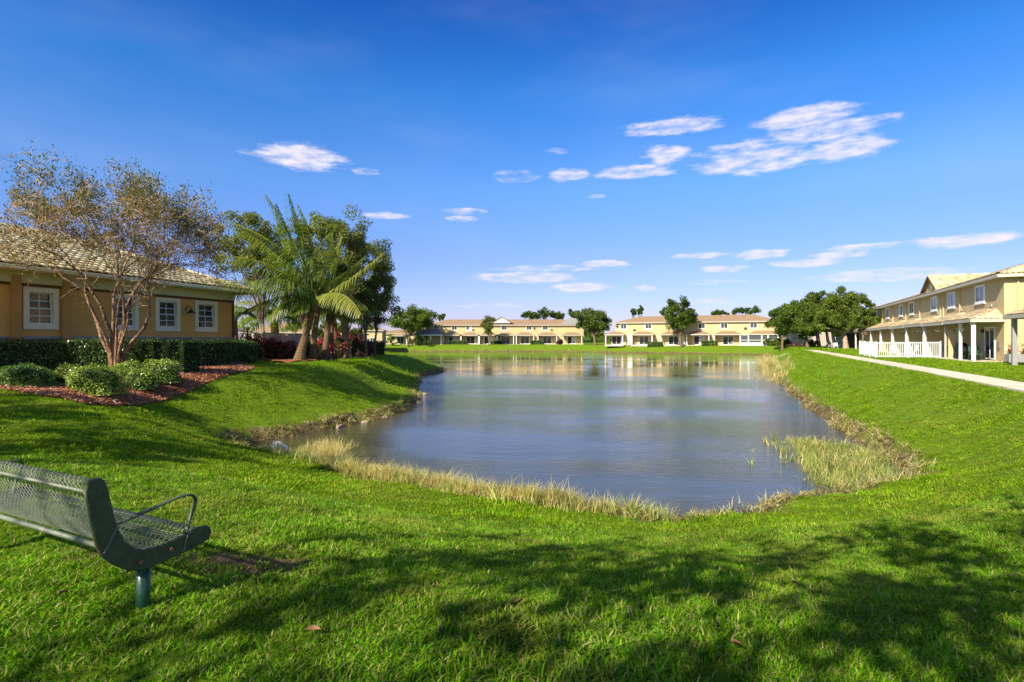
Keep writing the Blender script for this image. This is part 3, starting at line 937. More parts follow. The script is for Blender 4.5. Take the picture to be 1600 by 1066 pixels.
def make_tree(name, loc, h, crown, trunk_h, trunk_r, nclump, nleaf, lsize, pal, label, cat='tree', group=None, seed=1, stems=1, bark='bark', lean=(0, 0), clump_r=.28, gap=1.0, squash=.85, parts=True):
    """crown = (rx, ry, rz, cz) in metres, cz height of crown centre above ground"""
    rg = np.random.default_rng(seed)
    root = empty(name, loc, 0, label, cat, group)
    rx, ry, rz, cz = crown
    d = rand_dirs(nclump, rg); r = rg.uniform(.35, 1.0, nclump) ** .6
    cl = d * r[:, None] * np.array([rx, ry, rz]) * (1 + .18 * rg.normal(0, 1, (nclump, 1)))
    low = cl[:, 2] < 0; cl[low, 2] *= .75
    cl += np.array([lean[0], lean[1], cz])
    # branches
    mb = MB(); tops = []
    for k in range(stems):
        an = 6.28 * k / stems + seed; o = (0 if stems == 1 else trunk_r * 1.6)
        b0_ = Vector((o * math.cos(an), o * math.sin(an), -.25))
        out_ = (.0 if stems == 1 else rx * .3)
        tp = Vector((lean[0] * .5 + out_ * math.cos(an), lean[1] * .5 + out_ * math.sin(an), trunk_h))
        mid = b0_.lerp(tp, .5) + Vector((rg.normal(0, .06) * trunk_h * .5, rg.normal(0, .06) * trunk_h * .5, 0))
        mb.tube([b0_, b0_.lerp(mid, .15) + Vector((0, 0, .1)), mid, tp], [trunk_r * 1.5, trunk_r * 1.1, trunk_r * .9, trunk_r * .75], 8)
        tops.append(tp)
    order = rg.permutation(nclump)
    for q, i in enumerate(order[:min(nclump, 46)]):
        c = Vector(cl[i]); tp = min(tops, key=lambda t_: (t_ - c).length)
        mid = tp.lerp(c, .5) + Vector((rg.normal(0, .1) * rx, rg.normal(0, .1) * ry, -.05 * rz + .1 * rz * rg.normal()))
        r0 = trunk_r * (.42 if q < 6 else .17)
        mb.tube([tp - Vector((0, 0, .1)), tp.lerp(mid, .5) + Vector((0, 0, .05 * rz)), mid, c], [r0, r0 * .75, r0 * .5, r0 * .2], 5, cap=False)
    mb.build('trunk', M[bark], root, smooth=True)
    # leaves
    wts = rg.uniform(.5, 1.5, nclump); wts /= wts.sum()
    ids = rg.choice(nclump, nleaf, p=wts)
    cr_ = clump_r * (rx + ry + rz) / 3 * rg.uniform(.65, 1.25, nclump)
    off = rand_dirs(nleaf, rg) * (rg.random(nleaf) ** .45 * cr_[ids])[:, None]; off[:, 2] *= squash
    c = cl[ids] + off
    nrm = rand_dirs(nleaf, rg) * .8 + np.array([0, 0, .5]) + off / (cr_[ids][:, None] + 1e-6) * .5
    nrm /= np.linalg.norm(nrm, axis=1)[:, None]
    tone = rg.uniform(.75, 1.25, (nclump, 1))
    cols = pick_cols(pal, nleaf, rg) * tone[ids]
    link_mesh('crown', leaves_mesh('crown', c, nrm, lsize * rg.uniform(.6, 1.3, nleaf), .55, cols, M['leaf'], rg), root)
    return root


def hedge(name, pts, width, h, leaf, dens, pal, label, cat='hedge', seed=1, group=None, top=None):
    """clipped hedge following xy points"""
    rg = np.random.default_rng(seed); pts = [Vector((p[0], p[1])) for p in pts]
    base = pts[len(pts) // 2]; z0 = hz(base.x, base.y)
    if top is not None: h = top - z0
    root = empty(name, (base.x, base.y, z0), 0, label, cat, group)
    C = []; Nn = []; mb = MB()
    ring = []
    for i, p in enumerate(pts):
        t = (pts[min(i + 1, len(pts) - 1)] - pts[max(i - 1, 0)]).normalized(); ring.append((p, Vector((-t.y, t.x))))
    hw = width / 2
    for (p, n_), (q_, m_) in zip(ring[:-1], ring[1:]):
        l_ = (q_ - p).length
        g0, g1 = hz(p.x, p.y) - z0, hz(q_.x, q_.y) - z0
        i0 = len(mb.v); w_ = hw * .86
        for (c_, nn, gg) in ((p, n_, g0), (q_, m_, g1)):
            for sgn, zz_ in ((-1, gg - .2), (1, gg - .2), (1, h * .93), (-1, h * .93)):
                v_ = c_ + nn * sgn * w_ - base; mb.v.append((v_.x, v_.y, zz_))
        mb.f += [(i0, i0 + 1, i0 + 2, i0 + 3), (i0 + 4, i0 + 7, i0 + 6, i0 + 5), (i0 + 3, i0 + 2, i0 + 6, i0 + 7), (i0 + 1, i0 + 5, i0 + 6, i0 + 2), (i0, i0 + 3, i0 + 7, i0 + 4)]
        for face, area in (('s', l_ * h), ('b', l_ * h * .5), ('t', l_ * width)):
            n = int(area * dens); u = rg.random(n); v = rg.random(n)
            cx = p.x + (q_.x - p.x) * u; cy = p.y + (q_.y - p.y) * u; nx_ = n_.x + (m_.x - n_.x) * u; ny_ = n_.y + (m_.y - n_.y) * u
            gg = g0 + (g1 - g0) * u; rough = rg.normal(0, .035, n) + .03 * np.sin(u * l_ * 5 + v * 7)
            if face == 't':
                w_ = (v * 2 - 1) * hw; X_ = cx + nx_ * w_; Y_ = cy + ny_ * w_; Z_ = h + rough - .06 * np.abs(v * 2 - 1) ** 4
                nm = np.stack([0 * u, 0 * u, 1 + 0 * u], -1)
            else:
                sg = -1 if face == 's' else 1
                w_ = sg * (hw + rough - .05 * np.abs(v * 2 - 1) ** 6); X_ = cx + nx_ * w_; Y_ = cy + ny_ * w_; Z_ = gg + (h - gg) * v
                nm = np.stack([nx_ * sg, ny_ * sg, 0 * u], -1)
            C.append(np.stack([X_ - base.x, Y_ - base.y, Z_], -1)); Nn.append(nm)
    for (c_, nn), sgn in ((ring[0], -1), (ring[-1], 1)):
        n = int(width * h * dens); u = rg.random(n) * 2 - 1; v = rg.random(n); t = Vector((nn.y, -nn.x)) * sgn * (1 if sgn > 0 else 1)
        tt = (ring[1][0] - ring[0][0]).normalized() * -1 if sgn < 0 else (ring[-1][0] - ring[-2][0]).normalized()
        r_ = rg.normal(0, .03, n); gg = hz(c_.x, c_.y) - z0
        C.append(np.stack([c_.x - base.x + nn.x * u * hw + tt.x * r_, c_.y - base.y + nn.y * u * hw + tt.y * r_, gg + (h - gg) * v], -1)); Nn.append(np.tile([tt.x, tt.y, 0], (n, 1)))
    C = np.concatenate(C); Nn = np.concatenate(Nn); n = len(C)
    nrm = Nn * .9 + rand_dirs(n, rg) * .8; nrm /= np.linalg.norm(nrm, axis=1)[:, None]
    mb.build('dark_core', M['hedge_core'], root)  # dark solid box inside the leaf shell
    link_mesh('foliage', leaves_mesh('foliage', C, nrm, leaf * rg.uniform(.6, 1.35, n), .55, pick_cols(pal, n, rg, .35), M['leaf_glossy'], rg), root)
    return root


def shrub(name, loc, r, h, leaf, nleaf, pal, label, seed, cat='shrub', group=None, toppal=None, aspect=.5, irregular=.12, upright=0.0, core=True):
    rg = np.random.default_rng(seed); root = empty(name, loc, 0, label, cat, group)
    rx, ry = r
    if core:
        prof = [(.02, -.05), (.55, 0), (.78, h * .3), (.8, h * .55), (.6, h * .78), (.25, h * .88), (.01, h * .9)]
        mb = MB(); n = 12; b0_ = 0
        for rr, zz_ in prof:
            for q in range(n):
                an = 6.283 * q / n; mb.v.append((rr * rx * math.cos(an), rr * ry * math.sin(an), zz_))
        for k in range(len(prof) - 1):
            for q in range(n):
                a_ = k * n + q; c_ = k * n + (q + 1) % n; mb.f.append((a_, c_, c_ + n, a_ + n))
        mb.build('dark_core', M['hedge_core'], root, smooth=True)  # dark solid body inside the leaf shell
    d = rand_dirs(nleaf, rg); d[:, 2] = np.abs(d[:, 2]) * 1.0 - .12; d /= np.linalg.norm(d, axis=1)[:, None]
    lump = 1 + irregular * (np.sin(d[:, 0] * 7 + seed) + np.sin(d[:, 1] * 6 + seed * 2) + np.sin(d[:, 2] * 8 + seed * 3)) / 2
    rr = lump * rg.uniform(.82, 1.06, nleaf)
    e_ = .92
    sg = np.sign(d) * np.abs(d) ** e_
    c = np.stack([sg[:, 0] * rx * rr, sg[:, 1] * ry * rr, np.maximum(sg[:, 2] * h * rr, 0) + .03], -1)
    nrm = d * .8 + rand_dirs(nleaf, rg) * .8; nrm /= np.linalg.norm(nrm, axis=1)[:, None]
    cols = pick_cols(pal, nleaf, rg, .3)
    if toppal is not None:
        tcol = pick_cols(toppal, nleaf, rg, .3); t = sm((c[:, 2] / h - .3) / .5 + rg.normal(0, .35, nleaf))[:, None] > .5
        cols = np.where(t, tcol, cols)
    link_mesh('foliage', leaves_mesh('foliage', c, nrm, leaf * rg.uniform(.6, 1.35, nleaf), aspect, cols, M['leaf_glossy'], rg, -upright), root)
    return root

# ------------------------------------------------------------------ roofs of clay tiles
TILE_PALE = [(.66, .54, .28), (.74, .61, .35), (.60, .47, .23), (.62, .47, .23), (.42, .31, .15), (.78, .66, .41)]
TILE_TAN = [(.50, .38, .22), (.44, .32, .17), (.56, .45, .28), (.36, .26, .14), (.49, .38, .22)]


def tile_geo(w=.31, l=.42, n=5):
    v = []
    for (vv, lift) in ((-.03, .035), (l, .0)):
        for k in range(n):
            t = k / (n - 1); v.append((w * (t - .5) * 1.02, vv, lift + .055 * math.sin(math.pi * t)))
    f = [(k, k + 1, n + k + 1, n + k) for k in range(n - 1)]
    m = len(v)
    for k in range(n):
        x, y, z = v[k]; v.append((x, y + .01, z - .035))
    f += [(k + 1, k, m + k, m + k + 1) for k in range(n - 1)]
    return np.array(v), np.array(f)


TV, TF = tile_geo()


def tile_spots(poly, O, eu, ev, en, w=.30, course=.36):
    poly = np.array(poly); u0, v0 = poly.min(0); u1, v1 = poly.max(0)
    us = np.arange(u0 + w / 2, u1, w); vs = np.arange(v0, v1, course)
    UU, VV = np.meshgrid(us, vs); UU, VV = UU.ravel(), VV.ravel()
    k = inside(UU, VV + course * .5, poly); return np.stack([UU[k], VV[k]], -1)


def tiles_mesh(name, spots, O, eu, ev, en, pal, seed=1, lift=.02):
    rg = np.random.default_rng(seed); n = len(spots)
    O, eu, ev, en = (np.array(a_, float) for a_ in (O, eu, ev, en))
    base = O + spots[:, :1] * eu + spots[:, 1:2] * ev + en * lift
    jit = rg.normal(0, .006, (n, 3))
    V = base[:, None, :] + jit[:, None, :] + TV[None, :, 0:1] * eu + TV[None, :, 1:2] * ev + TV[None, :, 2:3] * en
    Fc = TF[None] + (np.arange(n) * len(TV))[:, None, None]
    cols = np.repeat(pick_cols(pal, n, rg, .15), len(TF), 0)
    return np_mesh(name, V.reshape(-1, 3), Fc.reshape(-1, 4), M['rooftile'], cols)


TILE_VAR = [np_mesh('tile', TV, TF, M['rooftile'], np.tile(np.array(c) * k, (len(TF), 1))) for c in TILE_PALE for k in (.88, 1.08)]


def frame_matrix(O, eu, ev, en):
    m = Matrix(((eu[0], ev[0], en[0], O[0]), (eu[1], ev[1], en[1], O[1]), (eu[2], ev[2], en[2], O[2]), (0, 0, 0, 1)))
    return m


def hip_roof(parent, x0, x1, y0, y1, ze, pitch, oh, tiles=None, pal=TILE_TAN, tile_sides=('front', 'right', 'left', 'back'), th=.16, fascia='fascia', hipR=True, hipL=True, name='roof', single=0, near=None, seed=3, w=.30, course=.36):
    """hip roof over local rectangle, eave height ze (top of fascia at overhang edge). front is y0 side."""
    ax0, ax1, ay0, ay1 = x0 - oh, x1 + oh, y0 - oh, y1 + oh
    half = (ay1 - ay0) / 2; zr = ze + half * pitch; ym = (ay0 + ay1) / 2
    rl = ax0 + (half if hipL else 0); rr = ax1 - (half if hipR else 0)
    if rr < rl: rl = rr = (rl + rr) / 2
    A, B_, C_, D_ = (ax0, ay0, ze), (ax1, ay0, ze), (ax1, ay1, ze), (ax0, ay1, ze)
    E_, G_ = (rl, ym, zr), (rr, ym, zr)
    mb = MB(); mb.poly([A, B_, G_, E_]); mb.poly([C_, D_, E_, G_]); mb.poly([B_, C_, G_]); mb.poly([D_, A, E_])
    roof = mb.build(name, M['roof_underlay'], parent)
    fb = MB()
    t = .05
    fb.box(ax0 - t, ax1 + t, ay0 - t, ay0, ze - th, ze - .01); fb.box(ax0 - t, ax1 + t, ay1, ay1 + t, ze - th, ze - .01)
    fb.box(ax0 - t, ax0, ay0, ay1, ze - th, ze - .01); fb.box(ax1, ax1 + t, ay0, ay1, ze - th, ze - .01)
    fb.box(ax0, ax1, ay0, ay1, ze - th, ze - th + .03)
    fb.build('fascia', M[fascia], roof)
    sl = math.sqrt(half * half + (zr - ze) ** 2)
    sides = {'front': (A, (1, 0, 0), (0, half / sl, (zr - ze) / sl), (0, -(zr - ze) / sl, half / sl), [(0, 0), (ax1 - ax0, 0), (rr - ax0, sl), (rl - ax0, sl)]),
             'back': (C_, (-1, 0, 0), (0, -half / sl, (zr - ze) / sl), (0, (zr - ze) / sl, half / sl), [(0, 0), (ax1 - ax0, 0), (ax1 - rl, sl), (ax1 - rr, sl)])}
    if hipR:
        hr = ax1 - rr; s2 = math.sqrt(hr * hr + (zr - ze) ** 2)
        sides['right'] = (B_, (0, 1, 0), (-hr / s2, 0, (zr - ze) / s2), ((zr - ze) / s2, 0, hr / s2), [(0, 0), (ay1 - ay0, 0), (half, s2)])
    if hipL:
        hl = rl - ax0; s2 = math.sqrt(hl * hl + (zr - ze) ** 2)
        sides['left'] = (D_, (0, -1, 0), (hl / s2, 0, (zr - ze) / s2), (-(zr - ze) / s2, 0, hl / s2), [(0, 0), (ay1 - ay0, 0), (half, s2)])
    return roof, sides, dict(E=E_, G=G_, A=A, B=B_, C=C_, D=D_)


def cap_line(p, q, pal, seed, w=.13):
    """ridge / hip caps as overlapping half rounds"""
    rg = np.random.default_rng(seed); p = Vector(p); q = Vector(q); n = max(1, int((q - p).length / .36)); V = []; Fc = []; Cc = []
    d = (q - p).normalized(); sd = d.cross(Vector((0, 0, 1))).normalized(); up = sd.cross(d)
    for i in range(n):
        a_ = p + d * (.36 * i); b_ = a_ + d * .4; b0_ = len(V)
        for pt, k in ((a_, 1.12), (b_, .92)):
            for j in range(5):
                an = math.pi * j / 4; V.append(tuple(pt + sd * math.cos(an) * w * k + up * (math.sin(an) * w * k * .8 + .02)))
        col = pick_cols(pal, 1, rg, .15)[0]
        for j in range(4): Fc.append((b0_ + j, b0_ + j + 1, b0_ + 5 + j + 1, b0_ + 5 + j)); Cc.append(col)
    return V, Fc, Cc


def caps(parent, lines, pal, seed=5, name='ridge_cap'):
    V = []; Fc = []; Cc = []
    for p, q in lines:
        v, f, c = cap_line(p, q, pal, seed); o = len(V); V += v; Fc += [tuple(i + o for i in x) for x in f]; Cc += c
    o = link_mesh(name, np_mesh(name, V, Fc, M['rooftile'], Cc), parent)
    return tag(o, kind='stuff')


def roof_tiles(roof, sides, which, pal, seed=3):
    for i, k in enumerate(which):
        O, eu, ev, en, poly = sides[k]
        sp = tile_spots(poly, O, eu, ev, en)
        tag(link_mesh('tiles', tiles_mesh('tiles', sp, O, eu, ev, en, pal, seed + i), roof), kind='stuff')


# ------------------------------------------------------------------ clubhouse (left)
rzC = math.atan2(CU[1], CU[0])
club = empty('clubhouse', (CB[0], CB[1], 0.0), rzC, 'single storey orange stucco building with cream trimmed windows and clay tile roof', 'building')
mb = MB()
# wall with window openings: x from -15 to 0, y=0 front (facing -y)
WINS = [(-9.86, -8.65), (-6.60, -5.36), (-4.55, -3.24), (-2.40, -1.02)]
WZ0, WZ1 = 1.85, 3.38
x = -15.0
edges = [-15.0]
for a_, b_ in WINS:
    mb.box(x, a_ + .12, 0, .2, -.4, 3.9); mb.box(a_ + .12, b_ - .12, 0, .2, -.4, WZ0 + .12); mb.box(a_ + .12, b_ - .12, 0, .2, WZ1 - .12, 3.9); x = b_ - .12
mb.box(x, 0, 0, .2, -.4, 3.9)
mb.box(-.2, 0, .2, 10, -.4, 3.9); mb.box(-15, -.2, 9.8, 10, -.4, 3.9); mb.box(-15, -14.8, .2, 9.8, -.4, 3.9)
mb.build('wall', M['stucco_orange'], club)
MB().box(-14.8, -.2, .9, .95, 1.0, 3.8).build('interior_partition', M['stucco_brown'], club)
for xc in (-14.2, -10.12, -8.42):
    MB().box(xc - .14, xc + .14, -.16, -.002, -.4, 3.72).build('pilaster', M['stucco_pilaster'], club, bevel=.01)
fz_ = MB().box(-15, .05, -.10, -.003, 3.50, 3.88); fz_.box(-15, .12, -.17, -.10, 3.78, 3.88); fz_.build('frieze', M['frieze'], club, bevel=.008)
MB().box(-15, .002, -.035, -.004, 3.40, 3.497).build('band', M['stucco_brown'], club)  # dark strip painted in for the shadow under the frieze
MB().box(-15, .03, -.06, -.002, 1.50, 1.60).build('ledge', M['grey_paint'], club, bevel=.01)
MB().box(-.02, .07, -.06, .06, .2, 3.5).build('downspout', M['stucco_brown'], club)
for wi, (a_, b_) in enumerate(WINS):
    fr = MB(); z0, z1 = WZ0, WZ1
    fr.box(a_, b_, -.055, -.002, z1 - .18, z1); fr.box(a_, b_, -.055, -.002, z0, z0 + .2); fr.box(a_, a_ + .2, -.055, -.002, z0 + .2, z1 - .18); fr.box(b_ - .2, b_, -.055, -.002, z0 + .2, z1 - .18)
    fo = fr.build('window_frame', M['cream_trim'], club, bevel=.01)
    x0, x1, y0 = a_ + .2, b_ - .2, .05; zb, zt = z0 + .2, z1 - .18
    rv = MB(); rv.box(x0 - .08, x0 - .002, -.001, .13, zb - .07, zt + .05); rv.box(x1 + .002, x1 + .08, -.001, .13, zb - .07, zt + .05); rv.box(x0, x1, -.001, .13, zt + .002, zt + .05); rv.box(x0, x1, -.001, .13, zb - .07, zb - .002)
    rv.build('reveal', M['cream_trim'], fo)
    sash = MB(); t = .04
    for s0, s1, yy in ((zb, (zb + zt) / 2 + .02, y0), ((zb + zt) / 2 - .02, zt, y0 + .035)):
        sash.box(x0, x1, yy, yy + .03, s0, s0 + t); sash.box(x0, x1, yy, yy + .03, s1 - t, s1)
        sash.box(x0, x0 + t, yy, yy + .03, s0 + t, s1 - t); sash.box(x1 - t, x1, yy, yy + .03, s0 + t, s1 - t)
        xm = (x0 + x1) / 2; zm = (s0 + s1) / 2
        sash.box(xm - .013, xm + .013, yy + .004, yy + .026, s0 + t, s1 - t); sash.box(x0 + t, xm - .013, yy + .004, yy + .026, zm - .013, zm + .013); sash.box(xm + .013, x1 - t, yy + .004, yy + .026, zm - .013, zm + .013)
    sash.build('sash', M['white_frame'], fo)
    k = 0
    for s0, s1, yy in ((zb, (zb + zt) / 2 + .02, y0), ((zb + zt) / 2 - .02, zt, y0 + .035)):
        xm = (x0 + x1) / 2; zm = (s0 + s1) / 2
        for (ax, bx) in ((x0 + t, xm - .013), (xm + .013, x1 - t)):
            for (az_, bz_) in ((s0 + t, zm - .013), (zm + .013, s1 - t)):
                MB().box(ax, bx, yy + .011, yy + .019, az_, bz_).build('pane', M['glass'], fo)
# lamp
lp = MB(); lx = -2.92
lp.tube([(lx, 0, 2.92), (lx, -.1, 3.04), (lx, -.25, 3.06), (lx, -.34, 2.96), (lx, -.34, 2.84)], .018, 6)
lp.lathe([(.001, .0), (.06, 0), (.06, .03), (.001, .03)], 10, (lx, -.01, 2.9))
lmp = lp.build('wall_lamp', M['black_metal'], club, smooth=True)
sh = MB(); sh.lathe([(.03, .17), (.06, .15), (.09, .08), (.20, .0), (.21, -.03), (.19, -.03), (.08, .05), (.02, .1)], 16, (lx, -.34, 2.74)); sh.build('lamp_shade', M['black_metal'], lmp, smooth=True)
sh = MB(); sh.lathe([(.001, .06), (.07, .05), (.09, 0), (.05, -.06), (.001, -.07)], 12, (lx, -.34, 2.72)); sh.build('bulb', M['white_frame'], lmp, smooth=True)
roofC, sd, pt = hip_roof(club, -17, 0, 0, 10, 4.06, .39, .7, fascia='frieze', th=.2, hipL=False, pal=TILE_PALE)
gt = MB(); gt.box(-17.7, .78, -.86, -.755, 3.90, 4.03); gt.box(.755, .86, -.86, 10.8, 3.90, 4.03); gt.build('gutter', M['cream_trim'], roofC, bevel=.015)
# individual tiles: the 300 that show largest are parts, the rest one joined part
O, eu, ev, en, poly = sd['front']
sp = tile_spots(poly, O, eu, ev, en)
ox, oy = -17.7, -.7
wpos = []
for u, v in sp:
    lx_, ly_ = O[0] + u, O[1] + v * ev[1]; lz_ = O[2] + v * ev[2]
    wx = CB[0] + CU[0] * lx_ - CO[0] * ly_; wy = CB[1] + CU[1] * lx_ - CO[1] * ly_; wpos.append((wx, wy, lz_))
wpos = np.array(wpos); vis = np.abs(wpos[:, 0] / wpos[:, 1]) < .93
dist = np.where(vis, np.linalg.norm(wpos - np.array([0, 0, 1.5]), axis=1), 999)
order = np.argsort(dist); single = order[:300]; rest = order[300:]
Mtx = frame_matrix((0, 0, 0), eu, ev, en); rotT = Mtx.to_euler()
for i in single:
    u, v = sp[i]; p = Vector(O) + Vector(eu) * u + Vector(ev) * v + Vector(en) * .02
    link_mesh('tile', TILE_VAR[random.randrange(len(TILE_VAR))], club, p, (rotT.x + random.gauss(0, .012), rotT.y + random.gauss(0, .015), rotT.z))
tag(link_mesh('tiles', tiles_mesh('tiles', sp[rest], O, eu, ev, en, TILE_PALE, 4), roofC), kind='stuff')
roof_tiles(roofC, sd, ['right'], TILE_PALE, 9)
caps(roofC, [(pt['B'], pt['G']), (pt['G'], pt['E']), (pt['C'], pt['G'])], TILE_PALE)

# ------------------------------------------------------------------ hedges, shrubs
PALH = [(.03, .07, .014), (.045, .10, .02), (.07, .14, .03), (.03, .08, .016), (.12, .19, .045)]
hL = [Q(-50, 530, 18.6), Q(40, 530, 19.2), Q(120, 530, 20.0), Q(200, 530, 20.6), Q(262, 530, 20.9), Q(300, 530, 20.8)]
hedge('hedge', hL, 1.0, 1.05, .075, 330, PALH, 'long dark green clipped hedge under the clubhouse windows behind the round shrubs', 'hedge', 3, None, 1.46)
hR = [Q(292, 530, 23.2), Q(340, 530, 25.0), Q(370, 530, 26.4), Q(386, 530, 27.2)]
hedge('hedge', hR, 1.05, 1.12, .075, 330, PALH + [(.06, .12, .02)], 'shorter brighter clipped hedge block at the right corner of the clubhouse', 'hedge', 4, None, 1.40)
PALS = [(.09, .17, .02), (.13, .22, .03), (.05, .11, .015), (.20, .29, .05)]
PALY = [(.20, .28, .025), (.27, .36, .04), (.12, .20, .02), (.34, .40, .08)]
SHR = [(38, 608, 92, 31, PALS, None, 'wide low green shrub at the left edge of the mulch bed', 1),
       (110, 603, 62, 26, PALS, PALY, 'small green shrub between the left edge shrub and the yellow green ball', 2),
       (148, 623, 88, 43, PALY, None, 'round yellow green clipped ball shrub in front of the crepe myrtle trunk', 3),
       (218, 615, 56, 28, PALS, PALY, 'low round olive shrub right of the yellow green ball', 4),
       (252, 607, 62, 34, PALS, PALY, 'round green shrub at the right end of the shrub row', 5),
       (198, 599, 60, 24, PALS, PALY, 'green shrub half hidden behind the crepe myrtle trunk', 6)]
for (px, py, w_, h_, pal, top, lab, sd_) in SHR:
    g_ = G(px, py); rr = w_ / 2 / F * g_.y; hh = h_ / F * g_.y
    g2 = Vector((g_.x * (1 + rr * .6 / g_.y), g_.y + rr * .6, 0)); g2.z = hz(g2.x, g2.y)
    shrub('round_shrub', g2, (rr * .95, rr * .8), hh * 1.08, .055, int(5200 * rr * rr / .5), pal, lab, sd_, 'shrub', 'low shrubs in the mulch bed', top)
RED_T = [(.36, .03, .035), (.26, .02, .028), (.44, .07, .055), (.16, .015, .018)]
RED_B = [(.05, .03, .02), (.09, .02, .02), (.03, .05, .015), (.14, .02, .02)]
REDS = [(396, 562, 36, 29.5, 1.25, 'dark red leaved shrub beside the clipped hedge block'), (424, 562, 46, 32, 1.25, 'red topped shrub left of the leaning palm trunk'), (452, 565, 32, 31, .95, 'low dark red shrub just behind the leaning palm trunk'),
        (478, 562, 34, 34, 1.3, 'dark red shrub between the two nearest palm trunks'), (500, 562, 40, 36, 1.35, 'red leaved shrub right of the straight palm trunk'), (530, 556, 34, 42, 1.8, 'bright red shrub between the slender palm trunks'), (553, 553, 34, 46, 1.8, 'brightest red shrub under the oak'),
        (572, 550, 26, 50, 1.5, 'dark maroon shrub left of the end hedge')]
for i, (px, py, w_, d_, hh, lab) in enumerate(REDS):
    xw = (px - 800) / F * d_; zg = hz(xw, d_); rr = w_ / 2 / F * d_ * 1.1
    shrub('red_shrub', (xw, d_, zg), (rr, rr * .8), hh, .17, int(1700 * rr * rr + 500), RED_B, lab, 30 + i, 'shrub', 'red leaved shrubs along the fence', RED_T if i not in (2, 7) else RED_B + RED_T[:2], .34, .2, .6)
xw = (592 - 800) / F * 54
hedge('hedge', [((582 - 800) / F * 53, 53), ((598 - 800) / F * 53.5, 53.5)], 1.2, 1.3, .13, 120, PALH, 'small square green hedge block at the tip of the left bank', 'hedge', 8)

# ------------------------------------------------------------------ crepe myrtle
def crepe_myrtle():
    rg = random.Random(21); gb = G(181, 597); base = Vector((gb.x * 1.10, gb.y * 1.10, 0)); base.z = hz(base.x, base.y)
    root = empty('crepe_myrtle_tree', base, 0, 'wide multi stemmed crepe myrtle with peeling bark and sparse rusty leaves', 'tree'); root.scale = (.86, .88, .97)
    tr = MB(); tw = MB(); tips = []

    def grow(p, d, r, ln, depth):
        segs = 4 if depth < 2 else 3; r = max(r, .008); pts = [p]; rad = [r]; cur = p; dd = d.normalized()
        for s_ in range(segs):
            dd = (dd + Vector((rg.gauss(0, .22), rg.gauss(0, .22), rg.gauss(.0, .12)))).normalized()
            cur = cur + dd * ln / segs; pts.append(cur); rad.append(r * (1 - .42 * (s_ + 1) / segs))
        (tr if depth < 3 else tw).tube(pts, rad, 7 if depth < 2 else (5 if depth < 3 else 3), cap=False)
        if depth >= 4:
            for q in pts[1:]: tips.append((q, dd))
        if depth >= 6: return
        nb = 2 if rg.random() < .45 else 3
        for k in range(nb):
            an = rg.uniform(0, 6.28); sp_ = rg.uniform(.35, .8) + .05 * depth
            sd_ = dd.orthogonal().normalized(); sd2 = dd.cross(sd_)
            nd = dd + (sd_ * math.cos(an) + sd2 * math.sin(an)) * sp_
            rel = cur.copy(); rel.z = 0
            if rel.length > .1: nd += rel.normalized() * .07
            nd.z += .20 if cur.z < 5.6 else -.06
            if cur.z > 6.6: nd.z -= .3
            grow(cur, nd, rad[-1] * rg.uniform(.66, .84), ln * rg.uniform(.62, .82), depth + 1)
        if depth in (2, 3, 4):
            for k in range(2):
                q = pts[rg.randrange(1, len(pts))]; nd = Vector((rg.gauss(0, 1), rg.gauss(0, 1), rg.gauss(.2, .6)))
                grow(q, nd, rad[-1] * .4, ln * .5, max(depth + 1, 5))
    stems = [(-.75, -.1, 1.1), (-.38, .3, 1.3), (-.1, -.25, 1.5), (.18, .3, 1.5), (.5, -.1, 1.25), (.95, .2, 1.05), (-.25, -.5, 1.2), (.4, -.5, 1.3), (-.1, .5, 1.5), (.65, -.4, 1.0)]
    for i, (dx, dy, dz) in enumerate(stems):
        d0 = Vector((dx, dy, dz)); p0 = Vector((dx * .17, dy * .17, -.15))
        r0 = .085 if i < 6 else .06
        p1 = p0 + Vector((dx * .10, dy * .10, .85)); p2 = p1 + Vector((dx * .42, dy * .42, dz * .5))
        tr.tube([p0, p0.lerp(p1, .25), p1, p2], [r0 * 1.7, r0 * 1.25, r0 * 1.0, r0 * .85], 8, cap=False)
        grow(p2, d0, r0 * .85, 2.0, 0) if i < 6 else grow(p2, d0, r0 * .7, 1.5, 1)
    tr.build('trunk', M['myrtle_bark'], root, smooth=True)
    tag(tw.build('twigs', M['twig'], root), kind='stuff')
    r2 = np.random.default_rng(5); tp = np.array([tuple(t_[0]) for t_ in tips]); print('myrtle tips', len(tp), tp.min(0), tp.max(0), len(tw.f))
    z = tp[:, 2]; wgt = .15 + np.clip((z - 2.3) / 3.6, 0, 1.3); wgt /= wgt.sum()
    n = 30000; ids = r2.choice(len(tp), n, p=wgt); c = tp[ids] + r2.normal(0, .09, (n, 3))
    hi = np.clip((c[:, 2] - 4.4) / 2.4, 0, 1) ** 1.6
    cb = pick_cols([(.20, .11, .045), (.26, .15, .07), (.30, .19, .10), (.17, .12, .04), (.12, .13, .03), (.32, .14, .05), (.20, .15, .07)], n, r2, .3)
    cg = pick_cols([(.04, .08, .015), (.06, .11, .02), (.10, .12, .03)], n, r2, .3)
    cols = np.where((r2.random(n) < .12 + .75 * hi)[:, None], cg, cb)
    link_mesh('crown', leaves_mesh('crown', c, rand_dirs(n, r2), 0.082 * r2.uniform(.5, 1.3, n), .6, cols, M['leaf'], r2), root)


crepe_myrtle()


